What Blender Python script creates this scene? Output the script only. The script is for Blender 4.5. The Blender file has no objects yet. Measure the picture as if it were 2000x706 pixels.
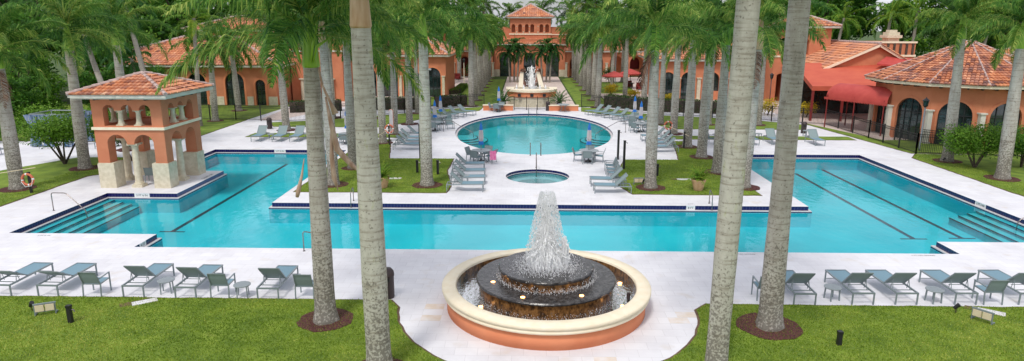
import bpy, math, random
import numpy as np
from mathutils import Vector, Matrix
from mathutils.geometry import tessellate_polygon
R_ = math.radians
sc = bpy.context.scene
COL = sc.collection
rnd = random.Random(7)

# ---------------------------------------------------------------- camera
PITCH, YAW, ROLL, FPX, CH = .2312, -.0193, .002265, 1300.2, 8.5
cp, sp, cy_, sy_ = math.cos(PITCH), math.sin(PITCH), math.cos(YAW), math.sin(YAW)
fw = Vector((sy_*cp, cy_*cp, -sp)); rt = Vector((cy_, -sy_, 0)); up = rt.cross(fw)
r2 = rt*math.cos(ROLL)+up*math.sin(ROLL); u2 = -rt*math.sin(ROLL)+up*math.cos(ROLL)
cam = bpy.data.objects.new('camera', bpy.data.cameras.new('camera')); COL.objects.link(cam)
cam.matrix_world = Matrix(((r2.x,u2.x,-fw.x,0),(r2.y,u2.y,-fw.y,0),(r2.z,u2.z,-fw.z,CH),(0,0,0,1)))
cam.data.sensor_width = 36; cam.data.lens = FPX/2000*36; cam.data.clip_end = 2000; cam.data.clip_start = .1
sc.camera = cam
# ---------------------------------------------------------------- world, sun, exposure
SUN_EL, SUN_AZ = 58, 200
w = bpy.data.worlds.new("World"); sc.world = w; w.use_nodes = True
nt = w.node_tree; N = nt.nodes; bg = N['Background']
sky = N.new('ShaderNodeTexSky'); sky.sky_type = 'NISHITA'; sky.sun_disc = False
sky.sun_elevation = R_(SUN_EL); sky.sun_rotation = R_(SUN_AZ); sky.dust_density = 2
tc = N.new('ShaderNodeTexCoord'); mp = N.new('ShaderNodeMapping'); mp.inputs['Scale'].default_value = (1,1,2.2)
no = N.new('ShaderNodeTexNoise'); no.inputs['Scale'].default_value = 2.2; no.inputs['Detail'].default_value = 6
rp = N.new('ShaderNodeValToRGB'); rp.color_ramp.elements[0].position = .32; rp.color_ramp.elements[1].position = .56
mx = N.new('ShaderNodeMixRGB'); mx.inputs[2].default_value = (11.3,11.4,12.4,1)
nt.links.new(tc.outputs['Generated'], mp.inputs[0]); nt.links.new(mp.outputs[0], no.inputs[0])
nt.links.new(no.outputs[0], rp.inputs[0]); nt.links.new(rp.outputs[0], mx.inputs[0])
nt.links.new(sky.outputs[0], mx.inputs[1]); nt.links.new(mx.outputs[0], bg.inputs[0])
bg.inputs[1].default_value = .085
sl = bpy.data.lights.new('sun', 'SUN'); sl.energy = 1.8; sl.angle = R_(10); sl.color = (1,.96,.9)
so = bpy.data.objects.new('sun', sl); COL.objects.link(so)
el, az = R_(SUN_EL), R_(SUN_AZ)
so.rotation_euler = Vector((math.sin(az)*math.cos(el), math.cos(az)*math.cos(el), math.sin(el))).to_track_quat('Z','Y').to_euler()
sc.view_settings.view_transform = 'Standard'; sc.view_settings.look = 'None'
sc.view_settings.exposure = .2; sc.view_settings.gamma = 1
sc.render.engine = 'CYCLES'
sc.cycles.max_bounces = 9; sc.cycles.diffuse_bounces = 6; sc.cycles.transparent_max_bounces = 16
sc.cycles.caustics_reflective = False; sc.cycles.caustics_refractive = False

def G(px, py, z=0):     # a pixel of the 2000 px wide photograph -> point on the horizontal plane z
    d = fw*FPX + r2*(px-1000) - u2*(py-353)
    t = (z-CH)/d.z
    return Vector((0,0,CH)) + d*t

# ---------------------------------------------------------------- materials
def nm(name):
    m = bpy.data.materials.new(name); m.use_nodes = True
    return m, m.node_tree, m.node_tree.nodes['Principled BSDF']
def mat(name, c, rough=.6, c2=None, scale=4, detail=5, bump=0, bscale=30, metal=0, spec=.5, stretch=None, c3=None):
    m, t, b = nm(name)
    b.inputs['Roughness'].default_value = rough; b.inputs['Metallic'].default_value = metal
    b.inputs['Specular IOR Level'].default_value = spec
    b.inputs['Base Color'].default_value = (*c,1)
    co = t.nodes.new('ShaderNodeTexCoord'); src = co.outputs['Object']
    if stretch:
        mm = t.nodes.new('ShaderNodeMapping'); mm.inputs['Scale'].default_value = stretch
        t.links.new(src, mm.inputs[0]); src = mm.outputs[0]
    if c2:
        n = t.nodes.new('ShaderNodeTexNoise'); n.inputs['Scale'].default_value = scale; n.inputs['Detail'].default_value = detail
        r = t.nodes.new('ShaderNodeValToRGB'); e = r.color_ramp.elements
        e[0].position = .35; e[0].color = (*c,1); e[1].position = .65; e[1].color = (*c2,1)
        if c3: x = e.new(.78); x.color = (*c3,1)
        t.links.new(src, n.inputs[0]); t.links.new(n.outputs[0], r.inputs[0]); t.links.new(r.outputs[0], b.inputs['Base Color'])
    if bump:
        n = t.nodes.new('ShaderNodeTexNoise'); n.inputs['Scale'].default_value = bscale; n.inputs['Detail'].default_value = 4
        bp = t.nodes.new('ShaderNodeBump'); bp.inputs['Strength'].default_value = bump; bp.inputs['Distance'].default_value = .02
        t.links.new(src, n.inputs[0]); t.links.new(n.outputs[0], bp.inputs['Height']); t.links.new(bp.outputs[0], b.inputs['Normal'])
    return m
M = {}
M['stucco'] = mat('stucco', (.54,.185,.092), .85, (.61,.225,.115), 1.3, 6, .15, 60)
M['stucco_pale'] = mat('stucco_pale', (.66,.22,.10), .85, (.71,.26,.125), 1.3, 6, .15, 60)
M['cream'] = mat('cream', (.68,.57,.38), .8, (.74,.64,.46), 3, 6, .2, 40)
M['stone'] = mat('stone', (.56,.50,.36), .85, (.68,.62,.48), 5, 7, .4, 30)
M['trim'] = mat('trim', (.62,.60,.52), .7, (.70,.68,.60), 3)
M['coping'] = mat('coping', (.84,.73,.53), .55, (.88,.79,.61), 4, 6, .1, 30)
M['dark'] = mat('dark', (.012,.012,.014), .4)
M['black'] = mat('black', (.016,.016,.018), .45)
M['brown'] = mat('brown_metal', (.045,.03,.03), .5, bump=.2)
M['glass'] = mat('dark_glass', (.010,.018,.018), .05, (.025,.05,.05), 1.5, spec=.9)
M['frame'] = mat('window_frame', (.02,.022,.025), .4)
M['metal'] = mat('grey_metal', (.24,.285,.30), .45, metal=.2)
M['steel'] = mat('rail_steel', (.22,.19,.18), .25, (.30,.27,.26), 8, metal=.8)
M['sling'] = mat('sling_fabric', (.165,.275,.34), .8, (.185,.30,.365), 40)
M['slingback'] = mat('sling_back', (.215,.28,.285), .85, (.24,.305,.31), 40)
M['slat'] = mat('table_grey', (.26,.30,.32), .5, (.33,.37,.39), 30)
M['blue'] = mat('umbrella_blue', (.03,.20,.60), .7)
M['canvas'] = mat('umbrella_grey', (.62,.58,.58), .8, (.45,.44,.48), 12, stretch=(1,1,.15))
M['pink'] = mat('pink_towel', (.8,.15,.38), .9, (.85,.3,.5), 9)
M['white'] = mat('white', (.8,.8,.8), .6)
M['red'] = mat('red_canvas', (.44,.05,.042), .7, (.50,.07,.055), 1.5, 5, .1, 8)
M['redroof'] = mat('red_awning', (.50,.085,.045), .8, (.55,.11,.055), .8, 5)
M['maroon'] = mat('maroon', (.22,.02,.018), .7)
M['mulch'] = mat('mulch', (.045,.012,.012), .95, (.14,.045,.04), 28, 4, 1, 60)
M['terracotta'] = mat('terracotta_pot', (.55,.33,.18), .8, (.62,.40,.25), 8)
M['orange'] = mat('life_ring_orange', (.62,.17,.09), .7)
M['hot'] = None
M['navy'] = None
M['step'] = mat('pool_step', (.04,.57,.66), .5, (.06,.62,.71), 3)
M['stepline'] = mat('step_line', (.004,.035,.06), .5)
M['ledge'] = mat('pool_ledge', (.58,.54,.54), .6, (.66,.62,.62), 4)
M['granite'] = mat('wet_granite', (.018,.016,.016), .2, (.075,.07,.068), 9, 8, .6, 14)
M['yellow_leaf_pot'] = M['terracotta']
M['walkway'] = mat('walkway', (.58,.47,.42), .9, (.66,.55,.50), 2.5, 6, .2, 30)
M['asphalt'] = mat('dirt', (.10,.06,.04), .95, (.16,.10,.06), 3)
M['channel'] = mat('channel_water', (.03,.035,.04), .1, (.12,.13,.14), 5)

def leafmat(name, ca, cb, cc, trans=.35, rough=.5):
    m, t, b = nm(name)
    a = t.nodes.new('ShaderNodeAttribute'); a.attribute_name = 'tint'
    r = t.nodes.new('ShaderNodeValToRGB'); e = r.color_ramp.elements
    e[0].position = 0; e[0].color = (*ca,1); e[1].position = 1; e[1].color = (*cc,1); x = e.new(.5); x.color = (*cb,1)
    t.links.new(a.outputs['Fac'], r.inputs[0]); t.links.new(r.outputs[0], b.inputs['Base Color'])
    b.inputs['Roughness'].default_value = rough; b.inputs['Specular IOR Level'].default_value = .2
    tr = t.nodes.new('ShaderNodeBsdfTranslucent'); mxs = t.nodes.new('ShaderNodeMixShader'); mxs.inputs[0].default_value = trans
    t.links.new(r.outputs[0], tr.inputs[0]); out = t.nodes['Material Output']
    t.links.new(b.outputs[0], mxs.inputs[1]); t.links.new(tr.outputs[0], mxs.inputs[2]); t.links.new(mxs.outputs[0], out.inputs[0])
    return m
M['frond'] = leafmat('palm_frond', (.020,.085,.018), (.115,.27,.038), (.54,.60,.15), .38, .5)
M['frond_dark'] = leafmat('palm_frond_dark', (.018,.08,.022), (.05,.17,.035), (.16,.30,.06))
M['frond_yellow'] = leafmat('palm_frond_yellow', (.06,.17,.02), (.18,.34,.035), (.46,.48,.06))
M['dead'] = leafmat('dead_frond', (.10,.05,.035), (.22,.12,.08), (.38,.26,.18), .15)
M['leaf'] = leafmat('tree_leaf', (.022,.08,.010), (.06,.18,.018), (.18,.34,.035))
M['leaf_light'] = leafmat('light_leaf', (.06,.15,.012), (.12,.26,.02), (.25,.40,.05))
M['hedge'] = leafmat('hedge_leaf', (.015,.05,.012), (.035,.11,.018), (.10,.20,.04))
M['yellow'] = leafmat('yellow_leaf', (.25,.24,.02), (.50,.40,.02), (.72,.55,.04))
M['grassblade'] = leafmat('grass_blade', (.12,.215,.018), (.275,.39,.036), (.56,.56,.14), .34, .6)
M['foam'] = None

def tilemat():
    m, t, b = nm('roof_tile')
    a = t.nodes.new('ShaderNodeAttribute'); a.attribute_name = 'tint'
    r = t.nodes.new('ShaderNodeValToRGB'); r.color_ramp.interpolation = 'LINEAR'; e = r.color_ramp.elements
    e[0].position = 0; e[0].color = (.14,.05,.04,1); e[1].position = 1; e[1].color = (.78,.42,.24,1)
    for p, c in ((.18,(.36,.12,.06)),(.45,(.52,.19,.085)),(.75,(.66,.27,.12))):
        x = e.new(p); x.color = (*c,1)
    t.links.new(a.outputs['Fac'], r.inputs[0])
    co = t.nodes.new('ShaderNodeTexCoord'); n = t.nodes.new('ShaderNodeTexNoise'); n.inputs['Scale'].default_value = .9; n.inputs['Detail'].default_value = 8
    r2_ = t.nodes.new('ShaderNodeValToRGB'); r2_.color_ramp.elements[0].position = .42; r2_.color_ramp.elements[1].position = .62
    r2_.color_ramp.elements[0].color = (.0,.0,.0,1); r2_.color_ramp.elements[1].color = (.20,.20,.20,1)
    mx_ = t.nodes.new('ShaderNodeMixRGB'); mx_.inputs[2].default_value = (.42,.33,.32,1)
    t.links.new(co.outputs['Object'], n.inputs[0]); t.links.new(n.outputs[0], r2_.inputs[0]); t.links.new(r2_.outputs[0], mx_.inputs[0])
    t.links.new(r.outputs[0], mx_.inputs[1]); t.links.new(mx_.outputs[0], b.inputs['Base Color'])
    b.inputs['Roughness'].default_value = .75
    return m
M['tile'] = tilemat()
M['cap'] = mat('ridge_mortar', (.38,.27,.24), .85, (.54,.42,.39), 6, 6, .3, 30)

def trunkmat(name, ca, cb, lichen, ring=9.0, dark=.5):
    m, t, b = nm(name); nn = t.nodes; L = t.links
    co = nn.new('ShaderNodeTexCoord')
    m1 = nn.new('ShaderNodeMapping'); m1.inputs['Scale'].default_value = (1.4,1.4,.5)
    n1 = nn.new('ShaderNodeTexNoise'); n1.inputs['Scale'].default_value = 2.2; n1.inputs['Detail'].default_value = 8; n1.inputs['Roughness'].default_value = .7
    r1 = nn.new('ShaderNodeValToRGB'); e = r1.color_ramp.elements
    e[0].position = .3; e[0].color = (*ca,1); e[1].position = .6; e[1].color = (*cb,1); x = e.new(.72); x.color = (*lichen,1)
    L.new(co.outputs['Object'], m1.inputs[0]); L.new(m1.outputs[0], n1.inputs[0]); L.new(n1.outputs[0], r1.inputs[0])
    # ring scars
    wv = nn.new('ShaderNodeTexNoise'); wv.inputs['Scale'].default_value = 1.0; wv.inputs['Detail'].default_value = 5; wv.inputs['Roughness'].default_value = .65
    mz = nn.new('ShaderNodeMapping'); mz.inputs['Scale'].default_value = (1.1,1.1,ring*1.7); L.new(co.outputs['Object'], mz.inputs[0]); L.new(mz.outputs[0], wv.inputs[0])
    rr = nn.new('ShaderNodeValToRGB'); rr.color_ramp.elements[0].position = .36; rr.color_ramp.elements[1].position = .50
    rr.color_ramp.elements[0].color = (.58,.54,.50,1); rr.color_ramp.elements[1].color = (1,1,1,1)
    L.new(wv.outputs[0], rr.inputs[0])
    mu = nn.new('ShaderNodeMixRGB'); mu.blend_type = 'MULTIPLY'; mu.inputs[0].default_value = .8
    L.new(r1.outputs[0], mu.inputs[1]); L.new(rr.outputs[0], mu.inputs[2])
    # fine blotches (lichen, dark stains), more of them low on the trunk where the bark is rough
    n2 = nn.new('ShaderNodeTexNoise'); n2.inputs['Scale'].default_value = 16; n2.inputs['Detail'].default_value = 6
    L.new(co.outputs['Object'], n2.inputs[0])
    sz = nn.new('ShaderNodeSeparateXYZ'); L.new(co.outputs['Object'], sz.inputs[0])
    mr = nn.new('ShaderNodeMapRange'); mr.inputs[1].default_value = 0; mr.inputs[2].default_value = 3.6; mr.inputs[3].default_value = .13; mr.inputs[4].default_value = -.09
    L.new(sz.outputs['Z'], mr.inputs[0])
    # irregular ring spacing
    ad = nn.new('ShaderNodeMath'); ad.operation = 'ADD'; L.new(n2.outputs[0], ad.inputs[0]); L.new(mr.outputs[0], ad.inputs[1])
    r3 = nn.new('ShaderNodeValToRGB'); r3.color_ramp.elements[0].position = .50; r3.color_ramp.elements[1].position = .60
    r3.color_ramp.elements[0].color = (0,0,0,1); r3.color_ramp.elements[1].color = (dark,dark,dark,1)
    L.new(ad.outputs[0], r3.inputs[0])
    m3 = nn.new('ShaderNodeMixRGB'); m3.inputs[2].default_value = (.085,.072,.055,1)
    L.new(r3.outputs[0], m3.inputs[0]); L.new(mu.outputs[0], m3.inputs[1]); L.new(m3.outputs[0], b.inputs['Base Color'])
    bp = nn.new('ShaderNodeBump'); bp.inputs['Strength'].default_value = .45; bp.inputs['Distance'].default_value = .012
    a2 = nn.new('ShaderNodeMath'); a2.operation = 'ADD'; L.new(wv.outputs[0], a2.inputs[0]); L.new(n2.outputs[0], a2.inputs[1])
    L.new(a2.outputs[0], bp.inputs['Height']); L.new(bp.outputs[0], b.inputs['Normal'])
    b.inputs['Roughness'].default_value = .9
    return m
M['trunk'] = trunkmat('palm_trunk', (.29,.26,.22), (.47,.45,.40), (.36,.40,.29), 9, .65)
M['trunk_green'] = trunkmat('palm_trunk_lichen', (.34,.32,.26), (.50,.49,.42), (.36,.39,.16), 8, .65)
M['trunk_brown'] = trunkmat('palm_trunk_brown', (.30,.24,.19), (.46,.41,.36), (.40,.42,.30), 8)
M['trunk_thin'] = trunkmat('thin_trunk', (.26,.23,.19), (.42,.38,.33), (.3,.3,.22), 16, .4)
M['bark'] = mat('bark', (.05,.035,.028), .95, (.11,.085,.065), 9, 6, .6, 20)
M['shaft'] = mat('crownshaft_green', (.20,.40,.03), .4, (.30,.50,.05), 3, 4, stretch=(3,3,.4))
M['shaft_tan'] = mat('crownshaft_tan', (.44,.27,.14), .6, (.58,.42,.27), 3, 6, .2, 20, stretch=(3,3,.5), c3=(.36,.19,.11))
M['sheath'] = mat('dead_sheath', (.36,.21,.14), .8, (.56,.42,.32), 5, 7, .3, 25, stretch=(2,2,.5), c3=(.28,.16,.12))

def deckmat():
    m, t, b = nm('deck_pavers'); nn = t.nodes; L = t.links
    co = nn.new('ShaderNodeTexCoord')
    br = nn.new('ShaderNodeTexBrick'); br.inputs['Scale'].default_value = 1; br.inputs['Brick Width'].default_value = .61; br.inputs['Row Height'].default_value = .41
    br.inputs['Mortar Size'].default_value = .006; br.inputs['Mortar Smooth'].default_value = .3; br.inputs['Bias'].default_value = -.1
    br.inputs['Color1'].default_value = (.72,.715,.745,1); br.inputs['Color2'].default_value = (.775,.77,.795,1); br.inputs['Mortar'].default_value = (.60,.59,.61,1)
    L.new(co.outputs['Object'], br.inputs[0])
    n1 = nn.new('ShaderNodeTexNoise'); n1.inputs['Scale'].default_value = .55; n1.inputs['Detail'].default_value = 9; n1.inputs['Roughness'].default_value = .65
    L.new(co.outputs['Object'], n1.inputs[0])
    r = nn.new('ShaderNodeValToRGB'); r.color_ramp.elements[0].position = .3; r.color_ramp.elements[1].position = .55
    r.color_ramp.elements[0].color = (.80,.79,.80,1); r.color_ramp.elements[1].color = (1,1,1,1)
    L.new(n1.outputs[0], r.inputs[0])
    mu = nn.new('ShaderNodeMixRGB'); mu.blend_type = 'MULTIPLY'; mu.inputs[0].default_value = .7
    L.new(br.outputs[0], mu.inputs[1]); L.new(r.outputs[0], mu.inputs[2])
    # a few tan and grey stains
    n2 = nn.new('ShaderNodeTexNoise'); n2.inputs['Scale'].default_value = 1.1; n2.inputs['Detail'].default_value = 7
    mp_ = nn.new('ShaderNodeMapping'); mp_.inputs['Location'].default_value = (7.3,3.1,0); L.new(co.outputs['Object'], mp_.inputs[0]); L.new(mp_.outputs[0], n2.inputs[0])
    r2_ = nn.new('ShaderNodeValToRGB'); r2_.color_ramp.elements[0].position = .60; r2_.color_ramp.elements[1].position = .72
    r2_.color_ramp.elements[1].color = (.45,.45,.45,1); L.new(n2.outputs[0], r2_.inputs[0])
    m3 = nn.new('ShaderNodeMixRGB'); m3.inputs[2].default_value = (.60,.53,.45,1)
    L.new(r2_.outputs[0], m3.inputs[0]); L.new(mu.outputs[0], m3.inputs[1]); L.new(m3.outputs[0], b.inputs['Base Color'])
    bp = nn.new('ShaderNodeBump'); bp.inputs['Strength'].default_value = .25; bp.inputs['Distance'].default_value = .004
    L.new(br.outputs['Fac'], bp.inputs['Height']); bp.invert = True; L.new(bp.outputs[0], b.inputs['Normal'])
    b.inputs['Roughness'].default_value = .7
    return m
M['deck'] = deckmat()

def navymat():
    m, t, b = nm('navy_tile'); nn = t.nodes; L = t.links
    co = nn.new('ShaderNodeTexCoord')
    vm = nn.new('ShaderNodeVectorMath'); vm.operation = 'FRACTION'
    sc_ = nn.new('ShaderNodeVectorMath'); sc_.operation = 'SCALE'; sc_.inputs['Scale'].default_value = 1/.153
    ofs = nn.new('ShaderNodeVectorMath'); ofs.operation = 'ADD'; ofs.inputs[1].default_value = (.31,.37,.21)
    L.new(co.outputs['Object'], sc_.inputs[0]); L.new(sc_.outputs[0], ofs.inputs[0]); L.new(ofs.outputs[0], vm.inputs[0])
    sx = nn.new('ShaderNodeSeparateXYZ'); L.new(vm.outputs[0], sx.inputs[0])
    mn = nn.new('ShaderNodeMath'); mn.operation = 'MINIMUM'; L.new(sx.outputs[0], mn.inputs[0]); L.new(sx.outputs[1], mn.inputs[1])
    gt = nn.new('ShaderNodeMath'); gt.operation = 'LESS_THAN'; gt.inputs[1].default_value = .07; L.new(mn.outputs[0], gt.inputs[0])
    mx_ = nn.new('ShaderNodeMixRGB'); mx_.inputs[1].default_value = (.008,.008,.085,1); mx_.inputs[2].default_value = (.08,.08,.22,1)
    L.new(gt.outputs[0], mx_.inputs[0]); L.new(mx_.outputs[0], b.inputs['Base Color']); b.inputs['Roughness'].default_value = .25
    return m
M['navy'] = navymat()

def basinmat(name, a, b_):
    m = mat(name, a, .6, b_, .35, 4); return m
M['basin'] = basinmat('pool_basin', (.006,.56,.68), (.015,.66,.78))
M['basin2'] = basinmat('round_basin', (.008,.50,.56), (.012,.58,.64))
M['basin3'] = basinmat('spa_basin', (.12,.45,.47), (.2,.55,.58))
def watermat(name, tint, bstr, bscale=3.0, rough=.02, stretch=(1,.6,1)):
    m, t, b = nm(name); nn = t.nodes; L = t.links; nn.remove(b)
    co = nn.new('ShaderNodeTexCoord'); mm = nn.new('ShaderNodeMapping'); mm.inputs['Scale'].default_value = stretch
    n = nn.new('ShaderNodeTexNoise'); n.inputs['Scale'].default_value = bscale; n.inputs['Detail'].default_value = 4
    bp = nn.new('ShaderNodeBump'); bp.inputs['Strength'].default_value = bstr; bp.inputs['Distance'].default_value = .02
    L.new(co.outputs['Object'], mm.inputs[0]); L.new(mm.outputs[0], n.inputs[0]); L.new(n.outputs[0], bp.inputs['Height'])
    fr = nn.new('ShaderNodeFresnel'); fr.inputs[0].default_value = 1.30; L.new(bp.outputs[0], fr.inputs['Normal'])
    tr = nn.new('ShaderNodeBsdfTransparent'); tr.inputs[0].default_value = (*tint,1)
    gl = nn.new('ShaderNodeBsdfGlossy'); gl.inputs['Roughness'].default_value = rough; L.new(bp.outputs[0], gl.inputs['Normal'])
    mx_ = nn.new('ShaderNodeMixShader'); L.new(fr.outputs[0], mx_.inputs[0]); L.new(tr.outputs[0], mx_.inputs[1]); L.new(gl.outputs[0], mx_.inputs[2])
    L.new(mx_.outputs[0], nn['Material Output'].inputs[0])
    return m
M['water'] = watermat('pool_water', (.96,1,1), .45)
M['spawater'] = watermat('spa_water', (.85,.98,1), 1.0, 7)
M['darkwater'] = watermat('fountain_water', (.55,.6,.62), 1.6, 9)
def grassmat():
    m = mat('lawn_grass', (.10,.17,.016), .95, (.20,.285,.028), 1.2, 12, .8, 45, c3=(.29,.32,.07)); return m
M['grass'] = grassmat()
M['ground'] = mat('ground_cover', (.03,.06,.012), .95, (.07,.12,.016), .8, 10, .8, 30)
def cascademat():
    m, t, b = nm('cascade'); nn = t.nodes; L = t.links
    co = nn.new('ShaderNodeTexCoord'); mm = nn.new('ShaderNodeMapping'); mm.inputs['Scale'].default_value = (5,5,3.2)
    n = nn.new('ShaderNodeTexNoise'); n.inputs['Scale'].default_value = 1.6; n.inputs['Detail'].default_value = 9; n.inputs['Roughness'].default_value = .7
    r = nn.new('ShaderNodeValToRGB'); e = r.color_ramp.elements
    e[0].position = .3; e[0].color = (.018,.012,.008,1); e[1].position = .8; e[1].color = (.70,.68,.66,1)
    for p, c in ((.42,(.07,.035,.015)),(.52,(.22,.10,.03)),(.62,(.34,.17,.055)),(.68,(.12,.11,.10))):
        x = e.new(p); x.color = (*c,1)
    L.new(co.outputs['Object'], mm.inputs[0]); L.new(mm.outputs[0], n.inputs[0]); L.new(n.outputs[0], r.inputs[0]); L.new(r.outputs[0], b.inputs['Base Color'])
    b.inputs['Roughness'].default_value = .2
    bp = nn.new('ShaderNodeBump'); bp.inputs['Strength'].default_value = .6; L.new(n.outputs[0], bp.inputs['Height']); L.new(bp.outputs[0], b.inputs['Normal'])
    return m
M['cascade'] = cascademat()
def foammat():
    m, t, b = nm('water_foam'); nn = t.nodes; L = t.links
    b.inputs['Base Color'].default_value = (.98,.98,.985,1); b.inputs['Roughness'].default_value = 1; b.inputs['Specular IOR Level'].default_value = 0
    tr = nn.new('ShaderNodeBsdfTransparent'); tl = nn.new('ShaderNodeBsdfTranslucent'); tl.inputs[0].default_value = (.9,.92,.95,1)
    m1 = nn.new('ShaderNodeMixShader'); m1.inputs[0].default_value = .12; L.new(b.outputs[0], m1.inputs[1]); L.new(tl.outputs[0], m1.inputs[2])
    m2 = nn.new('ShaderNodeMixShader'); m2.inputs[0].default_value = .0; L.new(m1.outputs[0], m2.inputs[1]); L.new(tr.outputs[0], m2.inputs[2])
    L.new(m2.outputs[0], nn['Material Output'].inputs[0])
    return m
M['foam'] = foammat()
def emit(name, c, s):
    m, t, b = nm(name); b.inputs['Emission Color'].default_value = (*c,1); b.inputs['Emission Strength'].default_value = s
    b.inputs['Base Color'].default_value = (*c,1); return m
M['lamp'] = emit('fountain_lamp', (1,.45,.14), 7)
M['awningpane'] = M['glass']

# ---------------------------------------------------------------- mesh helpers
def link(o, parent=None):
    COL.objects.link(o)
    if parent: o.parent = parent
    return o
def empty(name, loc=(0,0,0), rz=0):
    o = bpy.data.objects.new(name, None); o.empty_display_size = .3; COL.objects.link(o)
    o.location = loc; o.rotation_euler = (0,0,rz); return o
USED = set()
def tag(o, label, cat, group=None):
    o['label'] = label; o['category'] = cat
    if group: o['group'] = group
    return o
def struct(o, kind='structure'):
    o['kind'] = kind; return o
class MB:
    def __init__(s): s.v = []; s.f = []; s.t = []
    def add(s, vs, fs, tint=None):
        n = len(s.v); s.v.extend(tuple(v) for v in vs); s.f.extend(tuple(i+n for i in f) for f in fs)
        if tint is not None: s.t.extend([tint]*len(fs))
    def box(s, x0,x1,y0,y1,z0,z1):
        s.add([(x0,y0,z0),(x1,y0,z0),(x1,y1,z0),(x0,y1,z0),(x0,y0,z1),(x1,y0,z1),(x1,y1,z1),(x0,y1,z1)],
              [(0,3,2,1),(4,5,6,7),(0,1,5,4),(1,2,6,5),(2,3,7,6),(3,0,4,7)])
        return s
    def bar(s, a, b, w, h=None, upv=(0,0,1)):
        h = h or w; a = Vector(a); b = Vector(b); d = (b-a).normalized(); uv = Vector(upv)
        if abs(d.dot(uv)) > .97: uv = Vector((1,0,0))
        x = d.cross(uv).normalized()*w/2; z = x.cross(d).normalized()*h/2
        s.add([a-x-z,a+x-z,a+x+z,a-x+z,b-x-z,b+x-z,b+x+z,b-x+z], [(0,1,2,3),(7,6,5,4),(0,4,5,1),(1,5,6,2),(2,6,7,3),(3,7,4,0)])
        return s
    def tube(s, pts, r, n=6, tint=None, caps=True):
        pts = [Vector(p) for p in pts]; rs = r if isinstance(r,(list,tuple)) else [r]*len(pts)
        vs = []; x = None
        for i,p in enumerate(pts):
            d = (pts[min(i+1,len(pts)-1)]-pts[max(i-1,0)]).normalized()
            if x is None:
                x = d.cross(Vector((0,0,1)))
                if x.length < .05: x = Vector((1,0,0))
            x = (x - d*x.dot(d)).normalized(); y = d.cross(x)
            for k in range(n):
                a = 2*math.pi*k/n; vs.append(p+(x*math.cos(a)+y*math.sin(a))*rs[i])
        fs = [(i*n+k, i*n+(k+1)%n, (i+1)*n+(k+1)%n, (i+1)*n+k) for i in range(len(pts)-1) for k in range(n)]
        if caps: fs += [tuple(range(n-1,-1,-1)), tuple((len(pts)-1)*n+k for k in range(n))]
        s.add(vs, fs, tint); return s
    def lathe(s, prof, n=24, c=(0,0,0), arc=None, cap=True):
        vs = []
        for r,z in prof:
            for k in range(n):
                a = 2*math.pi*k/n; vs.append((c[0]+r*math.cos(a), c[1]+r*math.sin(a), c[2]+z))
        fs = [(i*n+k, i*n+(k+1)%n, (i+1)*n+(k+1)%n, (i+1)*n+k) for i in range(len(prof)-1) for k in range(n)]
        if cap:
            if prof[0][0] > 1e-4: fs.append(tuple(range(n-1,-1,-1)))
            if prof[-1][0] > 1e-4: fs.append(tuple((len(prof)-1)*n+k for k in range(n)))
        s.add(vs, fs); return s
    def prism(s, poly, z0, z1, holes=()):
        loops = [list(poly)]+[list(h) for h in holes]
        flat = [p for l in loops for p in l]; n = len(flat)
        tris = tessellate_polygon([[Vector((p[0],p[1],0)) for p in l] for l in loops])
        vs = [(p[0],p[1],z0) for p in flat]+[(p[0],p[1],z1) for p in flat]; fs = []
        for t in tris:
            a,b,c = (Vector((*flat[i][:2],0)) for i in t)
            if (b-a).cross(c-a).z < 0: t = (t[0],t[2],t[1])
            fs.append((t[0]+n,t[1]+n,t[2]+n)); 
            if z1 != z0: fs.append((t[2],t[1],t[0]))
        if z1 != z0:
            o = 0
            for l in loops:
                for i in range(len(l)):
                    a, b = o+i, o+(i+1)%len(l); fs.append((a,b,b+n,a+n))
                o += len(l)
        s.add(vs, fs); return s
    def sheet(s, poly, z, holes=()):
        loops = [list(poly)]+[list(h) for h in holes]; flat = [p for l in loops for p in l]
        tris = tessellate_polygon([[Vector((p[0],p[1],0)) for p in l] for l in loops]); fs = []
        for t in tris:
            a,b,c = (Vector((*flat[i][:2],0)) for i in t)
            fs.append(t if (b-a).cross(c-a).z > 0 else (t[0],t[2],t[1]))
        s.add([(p[0],p[1],z) for p in flat], fs); return s
    def build(s, name, m, parent=None, smooth=False, loc=None):
        me = s.mesh(name, m, smooth); o = bpy.data.objects.new(name, me); link(o, parent)
        if loc is not None: o.location = loc
        return o
    def mesh(s, name, m, smooth=False):
        me = bpy.data.meshes.new(name); me.from_pydata(s.v, [], s.f)
        if s.t:
            a = me.attributes.new('tint','FLOAT','FACE'); a.data.foreach_set('value', s.t[:len(me.polygons)])
        if m is not None: me.materials.append(m)
        if smooth: me.polygons.foreach_set('use_smooth', [True]*len(me.polygons))
        me.update(); return me
def inst(name, me, parent=None, loc=(0,0,0), rot=(0,0,0), scale=None):
    o = bpy.data.objects.new(name, me); link(o, parent); o.location = loc; o.rotation_euler = rot
    if scale: o.scale = scale
    return o
def copy_tree(o, parent=None):
    c = o.copy(); COL.objects.link(c)
    if parent: c.parent = parent
    for ch in list(o.children): copy_tree(ch, c)
    return c
def ell(cx, cy, a, b, n=48, t0=0, t1=2*math.pi, closed=True):
    m = n if closed else n-1
    return [(cx+a*math.cos(t0+(t1-t0)*k/m), cy+b*math.sin(t0+(t1-t0)*k/m)) for k in range(n)]
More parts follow.
